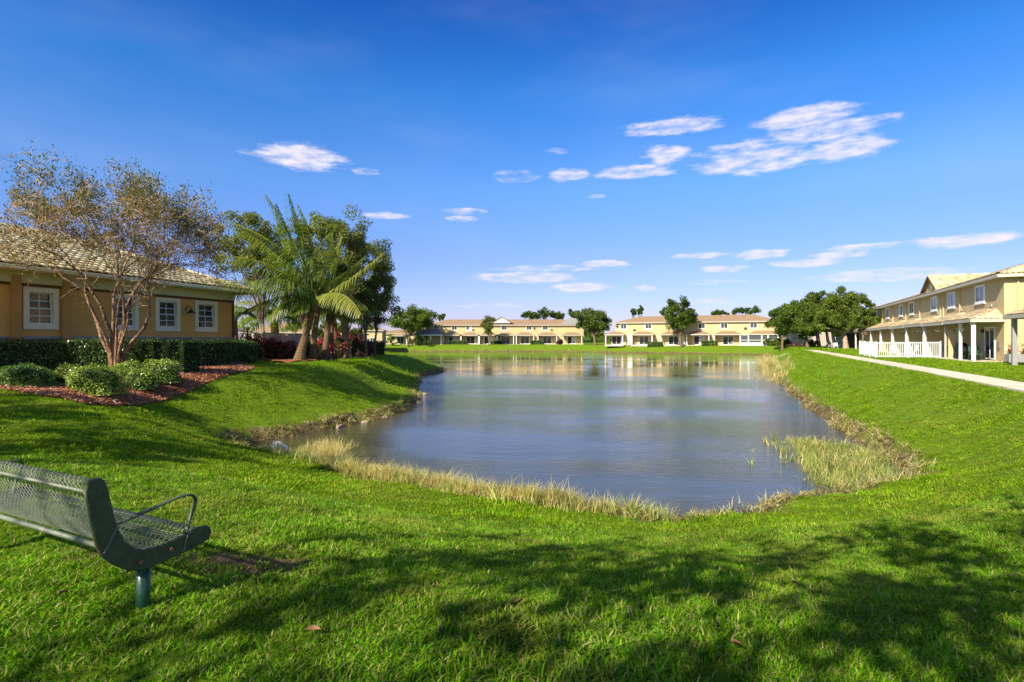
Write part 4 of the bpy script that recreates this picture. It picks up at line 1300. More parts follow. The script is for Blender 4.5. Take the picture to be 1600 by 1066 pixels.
# ------------------------------------------------------------------ palms
def frond_mesh(name, p0, p1, p2, llen, npair, pal, seed, wind=(0, 0, 0), droop=.8, width=.035, yel=0.0):
    rg = np.random.default_rng(seed); p0, p1, p2 = (np.array(a_, float) for a_ in (p0, p1, p2)); wind = np.array(wind, float)
    V = []; Fc = []; C = []

    def bez(t): return (1 - t) ** 2 * p0 + 2 * t * (1 - t) * p1 + t * t * p2
    def tan(t):
        d = 2 * (1 - t) * (p1 - p0) + 2 * t * (p2 - p1); return d / np.linalg.norm(d)
    # rachis
    ns = 12; rc = np.array((.26, .26, .06))
    for k in range(ns + 1):
        t = k / ns; c = bez(t); tg = tan(t); sd = np.cross(tg, (0, 0, 1)); sd /= np.linalg.norm(sd) + 1e-9; up = np.cross(sd, tg); r = .045 * (1 - t) ** .8 + .006
        for j in range(3):
            an = 2.094 * j + .5; V.append(c + sd * math.cos(an) * r + up * math.sin(an) * r * .7)
    for k in range(ns):
        for j in range(3):
            a_ = 3 * k + j; b_ = 3 * k + (j + 1) % 3; Fc.append((a_, b_, b_ + 3, a_ + 3)); C.append(rc)
    palA = np.array(pal)
    for i in range(npair):
        t = .13 + .87 * (i + rg.uniform(-.3, .3)) / npair; t = min(max(t, .1), 1); c = bez(t); tg = tan(t); sd = np.cross(tg, (0, 0, 1)); sd /= np.linalg.norm(sd) + 1e-9; up = np.cross(sd, tg)
        prof = math.sin(math.pi * min(1, (t * .82 + .16))) ** .6
        for sg in (-1, 1):
            if rg.random() < .04: continue
            ln = llen * prof * rg.uniform(.8, 1.1); d0 = sd * sg * 1.0 + tg * (.35 + .45 * t) + up * .02 + wind * .6; d0 /= np.linalg.norm(d0)
            col = palA[rg.integers(len(palA))] * rg.uniform(.8, 1.2); col = col * (1 - yel * t) + np.array((.30, .28, .05)) * yel * t
            pts = []; cur = c.copy(); d = d0.copy(); b0 = len(V)
            wdir = np.cross(d0, np.array((0, 0, 1)) + .3 * tg); wdir /= np.linalg.norm(wdir) + 1e-9
            for q in range(4):
                w_ = width * (.7, 1.0, .75, .08)[q] * .5
                V.append(cur - wdir * w_); V.append(cur + wdir * w_)
                d = d + np.array((0, 0, -droop * .42)) * (q + .6) / 2 + wind * .25 + rg.normal(0, .04, 3); d /= np.linalg.norm(d); cur = cur + d * ln / 3
            for q in range(3):
                a_ = b0 + 2 * q; Fc.append((a_, a_ + 1, a_ + 3, a_ + 2)); C.append(col)
    return np_mesh(name, np.array(V), Fc, M['frond'], np.array(C))


FGREEN = [(.08, .13, .015), (.12, .18, .02), (.045, .085, .012), (.17, .22, .03)]
FYEL = [(.24, .28, .04), (.18, .25, .04), (.30, .30, .06)]


def palm_trunk(root, pts, radii, name='trunk', n=12):
    """ringed trunk"""
    pts = [Vector(p) for p in pts]; P_ = []; Rr = []; m = len(pts) - 1
    tot = sum((pts[i + 1] - pts[i]).length for i in range(m)); steps = max(10, int(tot / .07))
    for k in range(steps + 1):
        t = k / steps * m; i = min(int(t), m - 1); f_ = t - i
        a_ = pts[max(i - 1, 0)]; b_ = pts[i]; c_ = pts[i + 1]; d_ = pts[min(i + 2, m)]
        p = .5 * ((2 * b_) + (-a_ + c_) * f_ + (2 * a_ - 5 * b_ + 4 * c_ - d_) * f_ * f_ + (-a_ + 3 * b_ - 3 * c_ + d_) * f_ ** 3)
        r = radii[i] + (radii[i + 1] - radii[i]) * f_
        P_.append(p); Rr.append(r * (1 + (.035 if k % 2 else -.01) + random.uniform(-.03, .03)))
    mb = MB(); mb.tube(P_, Rr, n); return mb.build(name, M['palm_bark'], root, smooth=False)


def palm(base, crown, trunk_pts, radii, fronds, label, llen, seed, group=None, wind=(0, 0, 0), npair=46, width=.045):
    root = empty('coconut_palm', base, 0, label, 'palm tree', group); b_ = Vector(base)
    palm_trunk(root, [Vector(p) - b_ for p in trunk_pts], radii)
    # old frond bases under the crown
    rg = random.Random(seed); c0 = Vector(crown) - b_; mb = MB()
    for k in range(9):
        an = k * 2.4; d = Vector((math.cos(an), math.sin(an), 0)); q = c0 - Vector((0, 0, .65 - .07 * k))
        mb.tube([q, q + d * .12 + Vector((0, 0, .15)), q + d * .22 + Vector((0, 0, .4))], [.07, .045, .025], 5, flat=.5)
    mb.build('frond_stubs', M['palm_bark'], root)
    for i, (p1, p2, yel) in enumerate(fronds):
        me_ = frond_mesh('frond', c0, Vector(p1) - b_, Vector(p2) - b_, llen, npair, FYEL if yel > .5 else FGREEN, seed * 20 + i, wind, 1.8, width, yel)
        link_mesh('frond', me_, root)
    return root


# big wind-blown palm: trunk leaning right
D = 30.0
gb = Vector(((467 - 800) / F * D, D, 0)); gb.z = hz(gb.x, gb.y)
cr = Q(490, 472, D)
tp = [gb - Vector((0, 0, .2)), Q(471, 548, D), Q(479, 520, D + .1), Q(486, 495, D), cr]
fr = [(Q(478, 395, D + 1.0), Q(415, 303, D + 1.2), .15), (Q(482, 390, D), Q(452, 303, D), .0), (Q(470, 400, D - 1), Q(432, 318, D - 1.2), .0), (Q(505, 400, D - .5), Q(466, 320, D), .1),
      (Q(465, 375, D - 1.5), Q(352, 345, D - 2), .35), (Q(450, 400, D + 1), Q(365, 350, D + 2), .3), (Q(440, 395, D - 1), Q(330, 400, D - 2), .45), (Q(430, 430, D - 1.2), Q(322, 440, D - 1.8), .4),
      (Q(440, 430, D + .8), Q(345, 465, D + 1), .3), (Q(452, 445, D), Q(375, 490, D - .8), .2), (Q(455, 420, D - 2.2), Q(395, 440, D - 3.5), .25), (Q(470, 430, D + 2), Q(430, 400, D + 3.4), .1),
      (Q(520, 425, D + .8), Q(535, 370, D + 1), .55), (Q(520, 395, D - .8), Q(522, 350, D - .5), .1), (Q(530, 455, D), Q(600, 395, D + .5), .75), (Q(515, 440, D + 2), Q(560, 415, D + 3), .3),
      (Q(535, 435, D - .6), Q(565, 492, D - 1.4), .85), (Q(465, 440, D - 1.5), Q(420, 500, D - 2.2), .2), (Q(500, 430, D + 2), Q(495, 480, D + 3.4), .1)]
palm(gb, cr, tp, [.38, .24, .17, .15, .15], fr, 'big wind swept coconut palm on a thick trunk leaning right', 1.35, 3, wind=(-.42, 0, -.05), npair=70, width=.055)

D = 32.5
gb = Vector(((488 - 800) / F * D, D, 0)); gb.z = hz(gb.x, gb.y); cr = Q(497, 478, D)
tp = [gb - Vector((0, 0, .2)), Q(489, 545, D), Q(492, 515, D), cr]
fr = [(Q(520, 440, D), Q(572, 400, D + .6), .5), (Q(525, 445, D + 1.4), Q(560, 410, D + 2), .2), (Q(530, 440, D - .5), Q(568, 478, D - .6), .85), (Q(518, 430, D + .5), Q(535, 385, D + .8), .3),
      (Q(480, 430, D + 1), Q(450, 410, D + 2), .1), (Q(500, 430, D + 2.2), Q(505, 420, D + 3.6), .1), (Q(480, 445, D + 1), Q(455, 490, D + 1.6), .1)]
palm(gb, cr, tp, [.30, .20, .17, .15], fr, 'coconut palm with straight pale trunk just right of the leaning palm', .95, 5, wind=(-.3, 0, 0), npair=50, width=.052)


def small_palm(pxb, pxc, pyc, d, r0, rf, label, seed, group, nf=11, stems=None):
    rg = random.Random(seed); gx = (pxb - 800) / F * d; gb_ = Vector((gx, d, hz(gx, d))); cr_ = Q(pxc, pyc, d)
    tp_ = [gb_ - Vector((0, 0, .2)), gb_.lerp(cr_, .35) + Vector((.05, 0, 0)), gb_.lerp(cr_, .7), cr_]
    fr_ = []
    for k in range(nf):
        an = k * 2.399 + seed; el_ = rg.uniform(.05, 1.1) if k % 3 else -.1
        dv = Vector((math.cos(an) * math.cos(el_), math.sin(an) * math.cos(el_), math.sin(el_))); L_ = rf * rg.uniform(.85, 1.1)
        p1 = cr_ + dv * L_ * .55 + Vector((0, 0, .12 * L_)); p2 = cr_ + dv * L_ * .9 - Vector((0, 0, L_ * (.28 if el_ < .8 else .0))); p2.x -= .12 * L_
        fr_.append((p1, p2, rg.choice([0, .1, .5, .2, .7])))
    return palm(gb_, cr_, tp_, [r0 * 1.5, r0 * 1.1, r0, r0 * .9], fr_, label, rf * .33, seed, group, wind=(-.15, 0, 0), npair=42, width=.07)


small_palm(505, 516, 478, 35, .17, 2.6, 'slender palm leaning left of a pair, in front of the red shrubs', 11, 'slender palms along the fence')
small_palm(514, 520, 482, 36.5, .15, 2.4, 'second slender palm of the close pair among red shrubs', 12, 'slender palms along the fence', 8)
small_palm(524, 521, 470, 44, .17, 2.8, 'thin palm behind the red shrubs between the pair and the dark trunk', 13, 'slender palms along the fence')
small_palm(539, 538, 484, 42, .24, 2.8, 'short palm with thick dark trunk beside the bright red shrub', 14, 'slender palms along the fence')
small_palm(430, 429, 490, 47, .30, 3.4, 'palm with orange brown trunk standing beyond the solid fence', 15, 'slender palms along the fence', 13)
small_palm(367, 366, 486, 37, .18, 1.8, 'thin palm showing behind the clubhouse corner', 16, 'slender palms along the fence', 8)

# ------------------------------------------------------------------ oaks behind the palms
def px_tree(pxb, pxc, pyc, d, rxp, rzp, trunk_h, tr_r, label, seed, pal, nclump=40, nleaf=9000, leaf=.16, zg=None, ryf=.8, **kw):
    x_ = (pxb - 800) / F * d; z_ = hz(x_, d) if zg is None else zg; k = d / F
    cz = EYE + (HOR - pyc) * k - z_
    return make_tree(kw.pop('name', 'oak_tree'), (x_, d, z_), 0, (rxp * k, max(rxp * k * ryf, .5), rzp * k, cz), trunk_h, tr_r, nclump, nleaf, leaf, pal, label, seed=seed, lean=((pxc - pxb) * k, 0), **kw)


GO = 'oaks behind the palms'
px_tree(418, 402, 395, 42, 58, 62, 2.6, .16, 'open crowned oak behind the left fronds of the big palm', 61, OAK + [(.10, .10, .04)], 70, 15000, .19, group=GO, clump_r=.27)
px_tree(478, 470, 420, 44, 45, 75, 2.6, .18, 'oak directly behind the big palm crown', 62, OAK, 60, 12000, .19, group=GO, clump_r=.27)
px_tree(548, 528, 400, 44, 46, 70, 2.4, .15, 'tallest dark oak right of the big palm', 63, OAK, 75, 19000, .18, group=GO, clump_r=.27)
px_tree(572, 570, 440, 48, 43, 66, 2.2, .13, 'oak with thin dark trunk in the middle of the right hand group', 64, OAK, 75, 18000, .18, group=GO, clump_r=.26)
px_tree(586, 590, 462, 51, 29, 56, 2.2, .11, 'outermost oak of the left bank overhanging the lake', 65, OAK + YELG[:1], 55, 11000, .18, group=GO, clump_r=.28)
px_tree(560, 548, 470, 50, 34, 34, 2.0, .10, 'low spreading oak with two thin trunks behind the red shrubs', 66, OAK, 44, 9000, .18, group=GO, clump_r=.3, stems=2)
px_tree(515, 515, 513, 52, 24, 18, 1.0, .08, 'bright green bush tree behind the fence near the slender palms', 67, YELG, 22, 2600, .2, group='bright bushes beyond the fence', name='bush_tree')
px_tree(550, 553, 508, 58, 30, 20, 1.0, .08, 'bright yellow green bush tree left of the thin oak trunks', 68, YELG, 24, 3200, .2, group='bright bushes beyond the fence', name='bush_tree')
px_tree(385, 385, 507, 60, 16, 13, 1.0, .08, 'small green bush tree seen over the picket fence', 69, GREEN, 18, 1600, .2, group='bright bushes beyond the fence', name='bush_tree')
px_tree(460, 462, 500, 62, 30, 22, 1.0, .1, 'green bush tree behind the solid fence and the leaning trunk', 70, YELG + GREEN, 24, 2800, .22, group='bright bushes beyond the fence', name='bush_tree')

# ------------------------------------------------------------------ fence behind the palms
def picket_fence(name, a_, b_, h, sp_, mat, label, bar=.012, rails=(.12, .92), post_every=None, post_r=.035, group=None, th=.03, z=None):
    a_ = Vector(a_); b_ = Vector(b_); d = (b_ - a_); ln = d.length; d.normalize()
    z0 = hz(a_.x, a_.y) if z is None else z; z1 = hz(b_.x, b_.y) if z is None else z
    root = empty(name, (a_.x, a_.y, z0), math.atan2(d.y, d.x), label, 'fence', group); dz = (z1 - z0) / ln
    n = int(ln / sp_); pk = MB().box(-bar, bar, -bar * .6, bar * .6, .05, h).mesh('picket', mat)
    for i in range(n + 1):
        link_mesh('picket', pk, root, (i * sp_, 0, dz * i * sp_))
    for r_ in rails:
        m_ = MB(); zz = h * r_; m_.slab([(0, -th, zz), (ln, -th, zz + dz * ln), (ln, -th, zz + dz * ln + .045), (0, -th, zz + .045)], (0, th * 2, 0)); m_.build('rail', mat, root)
    if post_every:
        ps = MB().box(-post_r, post_r, -post_r, post_r, -.3, h + .05).mesh('post', mat); k = int(ln / post_every)
        for i in range(k + 1): link_mesh('post', ps, root, (ln * i / k, 0, dz * ln * i / k))
    return root


picket_fence('metal_fence', Q(358, 530, 31).xy, Q(412, 530, 35.5).xy, 1.8, .13, M['black_metal'], 'black metal picket fence next to the clubhouse corner', post_every=1.6, th=.018)
picket_fence('metal_fence', Q(509, 530, 58).xy, Q(554, 530, 64).xy, 1.75, .16, M['black_metal'], 'black metal picket fence far behind the slender palms', .014, post_every=2.4, th=.02)
a_ = Q(412, 530, 35.7).xy; b_ = Q(492, 530, 57).xy; d = (b_ - a_); ln = d.length; z0 = hz(a_.x, a_.y)
rt = empty('panel_fence', (a_.x, a_.y, z0), math.atan2(d.y, d.x), 'solid beige panel fence with dark top rail behind the palms', 'fence')
npn = 13
for i in range(npn):
    x0 = ln * i / npn
    MB().box(x0 + .03, x0 + ln / npn - .03, -.02, .02, .0, 1.72).build('panel', M['beige_panel'], rt)
    MB().box(x0 - .028, x0 + .028, -.05, .05, -.3, 1.74).build('post', M['beige_panel'], rt)
MB().box(0, ln, -.04, .04, 1.742, 1.85).build('rail', M['black_metal'], rt)

# ------------------------------------------------------------------ generic townhouse pieces
def window(parent, x0, x1, z0, z1, y, sgn, blind=0, name='window', split=True, trim=.12, mat='white_frame', sill=True):
    """window on a wall plane at local y, facing sgn*y"""
    def yb(a__, b__): return (y + min(a__ * sgn, b__ * sgn), y + max(a__ * sgn, b__ * sgn))
    m_ = MB(); ya, yb_ = yb(.003, .06)
    m_.box(x0, x1, ya, yb_, z1 - trim, z1); m_.box(x0, x1, ya, yb_, z0, z0 + trim); m_.box(x0, x0 + trim, ya, yb_, z0 + trim, z1 - trim); m_.box(x1 - trim, x1, ya, yb_, z0 + trim, z1 - trim)
    if split:
        xm = (x0 + x1) / 2; m_.box(xm - .03, xm + .03, *yb(.003, .045), z0 + trim, z1 - trim)
    w_ = m_.build('window', M[mat], parent)
    if sill: MB().box(x0 - .08, x1 + .08, *yb(.002, .1), z0 - .07, z0 - .002).build('sill', M[mat], w_)
    xm = (x0 + x1) / 2
    for k, (a__, b__) in enumerate(((x0 + trim, xm - .03), (xm + .03, x1 - trim)) if split else ((x0 + trim, x1 - trim),)):
        MB().box(a__, b__, *yb(.005, .022), z0 + trim, z1 - trim).build('pane', M['curtain' if (blind == 1 and k == 1) or blind == 2 else 'glass'], w_)
    return w_


def dish(parent, x, y, z, sgn=-1):
    m_ = MB(); m_.lathe([(.001, 0), (.16, .015), (.30, .06), (.36, .1), (.35, .115), (.15, .035), (.001, .02)], 14)
    o = m_.build('satellite_dish', M['grey_dish'], parent, smooth=True, loc=(x, y + sgn * .45, z), rot=(R(55) * -sgn * -1, 0, R(20)))
    return o


M['grey_dish'] = mat_basic('dish_grey', (.16, .15, .14), .6, .1, 5)


def porch(parent, x0, x1, y, sgn, depth, ze, zt, posts, tiles=None, pal=TILE_TAN, post_mat='white_paint', post_r=.09, fascia='fascia', hip=1.2):
    """lean-to hip roof in front of wall plane y, extending sgn*depth"""
    yo = y + sgn * depth; yi = y + sgn * .01
    A, B_ = (x0, yo, ze), (x1, yo, ze); C_, D_ = (x1, yi, ze), (x0, yi, ze); E_, G_ = (x0 + hip, yi, zt), (x1 - hip, yi, zt)
    m_ = MB(); m_.poly([A, B_, G_, E_]); m_.poly([B_, C_, G_]); m_.poly([D_, A, E_]); m_.poly([(x0, yo, ze - .02), (x1, yo, ze - .02), (x1, yi, ze - .02), (x0, yi, ze - .02)])
    rf = m_.build('porch_roof', M['roof_flat_far' if not tiles else 'roof_underlay'], parent)
    f_ = MB(); ya, yb_ = min(yo, yo + sgn * .05), max(yo, yo + sgn * .05)
    f_.box(x0 - .05, x1 + .05, ya, yb_, ze - .2, ze + .02)
    yl, yh = min(yi, yo), max(yi, yo); f_.box(x0 - .05, x0, yl, yh, ze - .2, ze + .02); f_.box(x1, x1 + .05, yl, yh, ze - .2, ze + .02)
    f_.build('fascia', M[fascia], rf)
    if tiles:
        sl = math.sqrt(depth ** 2 + (zt - ze) ** 2)
        if sgn > 0:
            O_, eu_, ev_, en_ = B_, (-1, 0, 0), (0, -depth / sl, (zt - ze) / sl), (0, (zt - ze) / sl, depth / sl)
        else:
            O_, eu_, ev_, en_ = A, (1, 0, 0), (0, depth / sl, (zt - ze) / sl), (0, -(zt - ze) / sl, depth / sl)
        w_ = x1 - x0; sp_ = tile_spots([(0, 0), (w_, 0), (w_ - hip, sl), (hip, sl)], O_, eu_, ev_, en_)
        tag(link_mesh('tiles', tiles_mesh('tiles', sp_, O_, eu_, ev_, en_, pal, 7), rf), kind='stuff')
        s2 = math.sqrt(hip ** 2 + (zt - ze) ** 2)
        O2 = D_ if sgn < 0 else A; e2 = (0, -1, 0)
        # side towards x0
        sp_ = tile_spots([(0, 0), (depth, 0), (0 if sgn < 0 else depth, s2)], O2, e2, (hip / s2, 0, (zt - ze) / s2), (-(zt - ze) / s2, 0, hip / s2))
        if len(sp_): tag(link_mesh('tiles', tiles_mesh('tiles', sp_, O2, e2, (hip / s2, 0, (zt - ze) / s2), (-(zt - ze) / s2, 0, hip / s2), pal, 8), rf), kind='stuff')
    for (px_, pd_) in posts:
        yp = y + sgn * (depth - .22 - pd_)
        MB().box(px_ - post_r, px_ + post_r, yp - post_r, yp + post_r, -.1, ze - .19).build('porch_post', M[post_mat], parent)
    return rf


def mat_roof_far():
    m = bpy.data.materials.new('far_tile_roof'); m.use_nodes = True; nt = m.node_tree; b = nt.nodes['Principled BSDF']; b.inputs['Roughness'].default_value = .9; b.inputs['Specular IOR Level'].default_value = .1
    t = N(nt, 'ShaderNodeTexCoord'); w1 = N(nt, 'ShaderNodeTexWave'); w1.bands_direction = 'Z'; w1.inputs['Scale'].default_value = 2.2; w1.inputs['Distortion'].default_value = .6; L(nt, t.outputs['Object'], w1.inputs[0])
    n1 = N(nt, 'ShaderNodeTexNoise'); n1.inputs['Scale'].default_value = 2.5; n1.inputs['Detail'].default_value = 8; n1.inputs['Roughness'].default_value = .75; L(nt, t.outputs['Object'], n1.inputs[0])
    f = math_n(nt, 'ADD', math_n(nt, 'MULTIPLY', w1.outputs['Fac'], .25), math_n(nt, 'MULTIPLY', n1.outputs['Fac'], .8))
    r = N(nt, 'ShaderNodeValToRGB'); L(nt, f, r.inputs[0]); r.color_ramp.elements[0].position = .3; r.color_ramp.elements[0].color = (.20, .13, .075, 1); r.color_ramp.elements[1].position = .8; r.color_ramp.elements[1].color = (.37, .245, .14, 1)
    L(nt, r.outputs[0], b.inputs['Base Color']); return m


M['roof_flat_far'] = mat_roof_far()


# ------------------------------------------------------------------ patio furniture
def chair(parent_loc, rz, mat, label, cat='chair', group='patio chairs', s=1.0):
    root = empty('patio_chair', parent_loc, rz, label, cat, group)
    def bx_(name, *a__, mt=None): MB().box(*a__).build(name, mt or mat, root)
    bx_('seat', -.26, .26, -.25, .25, .40, .44)
    m_ = MB(); m_.slab([(-.25, .23, .44), (.25, .23, .44), (.25, .36, .95), (-.25, .36, .95)], (0, .03, 0)); m_.build('backrest', mat, root)
    for sx in (-1, 1):
        m_ = MB(); m_.tube([(sx * .27, -.25, 0), (sx * .27, -.25, .62), (sx * .27, .28, .64)], .018, 6); m_.build('armrest', mat, root)
        m_ = MB(); m_.tube([(sx * .27, .34, 0), (sx * .27, .26, .45)], .018, 6); m_.build('leg', mat, root)
    return root


def table(loc, mat, label, r=.5, h=.72):
    root = empty('patio_table', loc, 0, label, 'table', None)
    m_ = MB(); m_.lathe([(.001, h - .03), (r, h - .03), (r, h), (.001, h)], 20); m_.build('table_top', mat, root)
    for k in range(4):
        an = .785 + k * 1.571; m_ = MB(); m_.tube([(r * .8 * math.cos(an), r * .8 * math.sin(an), 0), (r * .5 * math.cos(an), r * .5 * math.sin(an), h - .03)], .018, 6); m_.build('leg', mat, root)
    return root


# ------------------------------------------------------------------ right-hand townhouse row
rzR = math.atan2(RU[1], RU[0])      # local x along the row away from camera, local +y towards the lake


def RP_(s, t, z=None):
    p = RK + RU * s + RO * t
    return Vector((p[0], p[1], hz(p[0], p[1]) if z is None else z))


row = empty('townhouse_row', (RK[0], RK[1], 0), rzR, 'long two storey tan townhouse row with tiled porches along the right bank', 'building')
RL = 56.0
MB().box(0, RL, -10, 0, -.4, 5.62).build('wall', M['stucco_yellow'], row)
roofR, sd, pt = hip_roof(row, 0, RL, -10, 0, 5.72, .33, .45, th=.22, name='roof')
# front for this row is the +y side ('back' in the local frame of the helper)
roof_tiles(roofR, sd, ['back', 'left'], TILE_TAN, 31)
caps(roofR, [(pt['A'], pt['E']), (pt['E'], pt['G']), (pt['D'], pt['E']), (pt['C'], pt['G'])], TILE_TAN)
# cross gable
gz, gx0, gx1, gap_ = 5.75, 14.2, 20.4, 7.35
xm = (gx0 + gx1) / 2
m_ = MB(); m_.slab([(gx0 + .3, .05, gz), (gx1 - .3, .05, gz), (xm, .05, gap_ - .12)], (0, -.12, 0)); gbl = m_.build('gable', M['stucco_yellow'], row)
m_ = MB(); m_.poly([(gx0, .3, gz - .05), (xm, .3, gap_), (xm, -5, gap_), (gx0, -5, gz - .05)]); m_.poly([(xm, .3, gap_), (gx1, .3, gz - .05), (gx1, -5, gz - .05), (xm, -5, gap_)]); gr_ = m_.build('gable_roof', M['roof_underlay'], row)
ln_ = math.hypot(xm - gx0, gap_ - gz + .05); ev_ = ((xm - gx0) / ln_, 0, (gap_ - gz + .05) / ln_); en_ = (-ev_[2], 0, ev_[0])
O_ = (gx0, .3, gz - .05); sp_ = tile_spots([(0, 0), (5.3, 0), (5.3, ln_), (0, ln_)], O_, (0, -1, 0), ev_, en_)
tag(link_mesh('tiles', tiles_mesh('tiles', sp_, O_, (0, -1, 0), ev_, en_, TILE_TAN, 12), gr_), kind='stuff')
m_ = MB(); m_.slab([(gx0, .36, gz - .2), (xm, .36, gap_ - .15), (xm, .36, gap_ + .02), (gx0, .36, gz - .03)], (0, -.06, 0)); m_.slab([(gx1, .36, gz - .2), (xm, .36, gap_ - .15), (xm, .36, gap_ + .02), (gx1, .36, gz - .03)], (0, -.06, 0)); m_.build('fascia', M['stucco_brown'], gr_)
m_ = MB(); m_.lathe([(.001, .02), (.3, .02), (.32, 0)], 16); m_.build('vent', M['cream_trim'], gbl, loc=(xm, .055, 6.35), rot=(R(-90), 0, 0))
for i, (sx, bl) in enumerate([(4.4, 0), (11.2, 0), (16.4, 0), (25.0, 0), (30.1, 1), (37.5, 0), (43.7, 1), (50.2, 0)]):
    hw_ = .95 if i else .98
    window(row, sx - hw_, sx + hw_, 4.08, 5.42, 0, 1, bl, trim=.16)
for sx in (8.9, 13.4, 14.3, 21.5, 27.6, 34.2, 40.8, 47.4):
    MB().box(sx - .05, sx + .05, .003, .09, 3.3, 5.5).build('downspout', M['stucco_yellow'], row)
MB().box(-.09, -.003, -.75, -.65, .0, 5.5).build('downspout', M['stucco_yellow'], row)
# ground floor units with porches
units = [(-.1, 6.15), (6.35, 12.7), (12.9, 19.3), (19.5, 26), (26.2, 32.6), (32.8, 39.2), (39.4, 45.8), (46, 52.4)]
for i, (a_, b_) in enumerate(units):
    ze = 2.82 - .04 * (i % 2)
    pm = 'white_paint' if i % 3 == 0 else 'fascia'
    posts = [(a_ + .28, 0), (b_ - .3, 0)] if i else [(a_ + .3, 0), (3.0, 0)]
    porch(row, a_, b_, 0, 1, 1.75, ze, 3.55, posts, True, post_mat=pm, post_r=.085 if i == 0 else .06, hip=1.5)
    # downspout elbow hanging from gutter
    m_ = MB(); m_.tube([(b_ - .25 if i else a_ + .2, 1.72, ze - .15), (b_ - .28 if i else a_ + .23, 1.72, ze - .32), (b_ - .3 if i else a_ + .28, 1.64, ze - .42), (b_ - .3 if i else a_ + .28, 1.63, .1)], .045, 6); m_.build('downspout', M['white_paint'], row)
    # sliding door and wall window
    window(row, a_ + 1.6, a_ + 3.5, .12, 2.35, 0, 1, 1 if i % 2 else 0, 'door', trim=.08, sill=False)
    MB().box(a_ + 3.75, a_ + 3.9, .003, .16, 1.95, 2.2).build('wall_light', M['black_metal'], row)
    MB().box(a_ + .7, a_ + .95, .003, .10, .9, 1.3).build('meter_box', M['grey_dish'], row)
    MB().box(a_ + 2.2, a_ + 2.5, .003, .05, 3.72, 3.9).build('vent', M['fascia'], row)
    if i: window(row, a_ + 4.2, a_ + 5.2, 1.0, 2.2, 0, 1, 0, trim=.1, split=False)
for sx in (6.25, 12.8, 19.4, 26.1, 32.7, 39.3, 45.9):
    MB().box(sx - .08, sx + .08, .002, 1.45, -.1, 2.1).build('party_wall', M['stucco_yellow'], row)
MB().box(-.2, 53, .002, 2.1, -.3, .04).build('patio_slab', M['concrete'], row)
MB().box(-.06, -.003, -10, 0, .75, .95).build('band', M['cream_trim'], row)
MB().box(-.05, -.004, -3.8, -2.6, 1.0, 2.2).build('shutter', M['stucco_yellow'], row)

# furniture on patio
def gp(s, t): p = RP_(s, t); p.z = .04; return p


blk = M['black_metal']
root = empty('covered_grill', gp(4.9, 1.0), rzR, 'barbecue grill under a black cloth cover beside the yellow party wall', 'grill')
m_ = MB(); rgx = random.Random(4); n = 20
prof = [(.62, .35, 0), (.64, .36, .3), (.72, .38, .62), (.80, .40, .80), (.62, .34, .92), (.48, .28, 1.12), (.3, .2, 1.2), (.01, .01, 1.22)]
for rx_, ry_, z_ in prof:
    for q in range(n):
        an = 6.283 * q / n; k = 1 + .05 * math.sin(q * 2.7 + z_ * 4) * (1.3 - z_)
        c_, s_ = math.cos(an), math.sin(an); m_.v.append((rx_ * math.copysign(abs(c_) ** .6, c_) * k, ry_ * math.copysign(abs(s_) ** .6, s_) * k, z_))
for k in range(len(prof) - 1):
    for q in range(n):
        a_ = k * n + q; b_ = k * n + (q + 1) % n; m_.f.append((a_, b_, b_ + n, a_ + n))
m_.build('cover', M['black_cloth'], root, smooth=True)
m_ = MB(); m_.box(-1.15, -.72, -.25, .25, .82, .86); m_.build('side_shelf', blk, root)
for sx in (-.5, .5):
    m_ = MB(); m_.tube([(sx, -.3, .08), (sx, .3, .08)], .08, 10); m_.build('wheel', blk, root)
table(gp(2.6, 1.0), blk, 'round black patio table on the nearest porch of the right row')
gch = M['dark_green_plastic']
chair(gp(1.3, 1.15), rzR + R(-80), gch, 'dark green patio chair under the nearest porch, right of the round table')
chair(gp(2.3, .45), rzR + R(10), blk, 'black patio chair against the wall behind the round table')
chair(gp(3.5, 1.1), rzR + R(95), blk, 'black patio chair between the round table and the covered grill')
# planter by the end wall
pl = gp(-.6, -.4)
bp_ = empty('planter_block', (pl.x, pl.y, hz(pl.x, pl.y)), rzR, 'low grey concrete planter block at the end wall of the right row', 'planter')
MB().box(-.4, .4, -.9, .45, 0, .55).build('block', M['grey_paint'], bp_, bevel=.02)
for (s_, t_, rr, lab, sc_, pal_) in ((-.6, -.25, .24, 'red clay pot with pink flowers on the grey planter block', 1, [(.5, .1, .12), (.08, .16, .03), (.6, .4, .35)]), (-.6, -1.0, .26, 'clay pot with bushy green plant on the grey planter block', 1.4, GREEN)):
    p = RP_(s_, t_); z_ = hz(pl.x, pl.y) + .55; pr = empty('flower_pot', (p.x, p.y, z_), 0, lab, 'flower pot')
    m_ = MB(); m_.lathe([(.01, 0), (rr * .7, 0), (rr * .95, .26), (rr * 1.08, .27), (rr * 1.08, .34), (rr * .9, .34), (rr * .85, .30), (.01, .30)], 16); m_.build('pot', M['terracotta'], pr, smooth=True)
    r2 = np.random.default_rng(3); n = 260; c = r2.normal(0, .13 * sc_, (n, 3)) + np.array([0, 0, .45]); link_mesh('plant', leaves_mesh('plant', c, rand_dirs(n, r2), .08 * np.ones(n), .6, pick_cols(pal_, n, r2), M['leaf'], r2), pr)

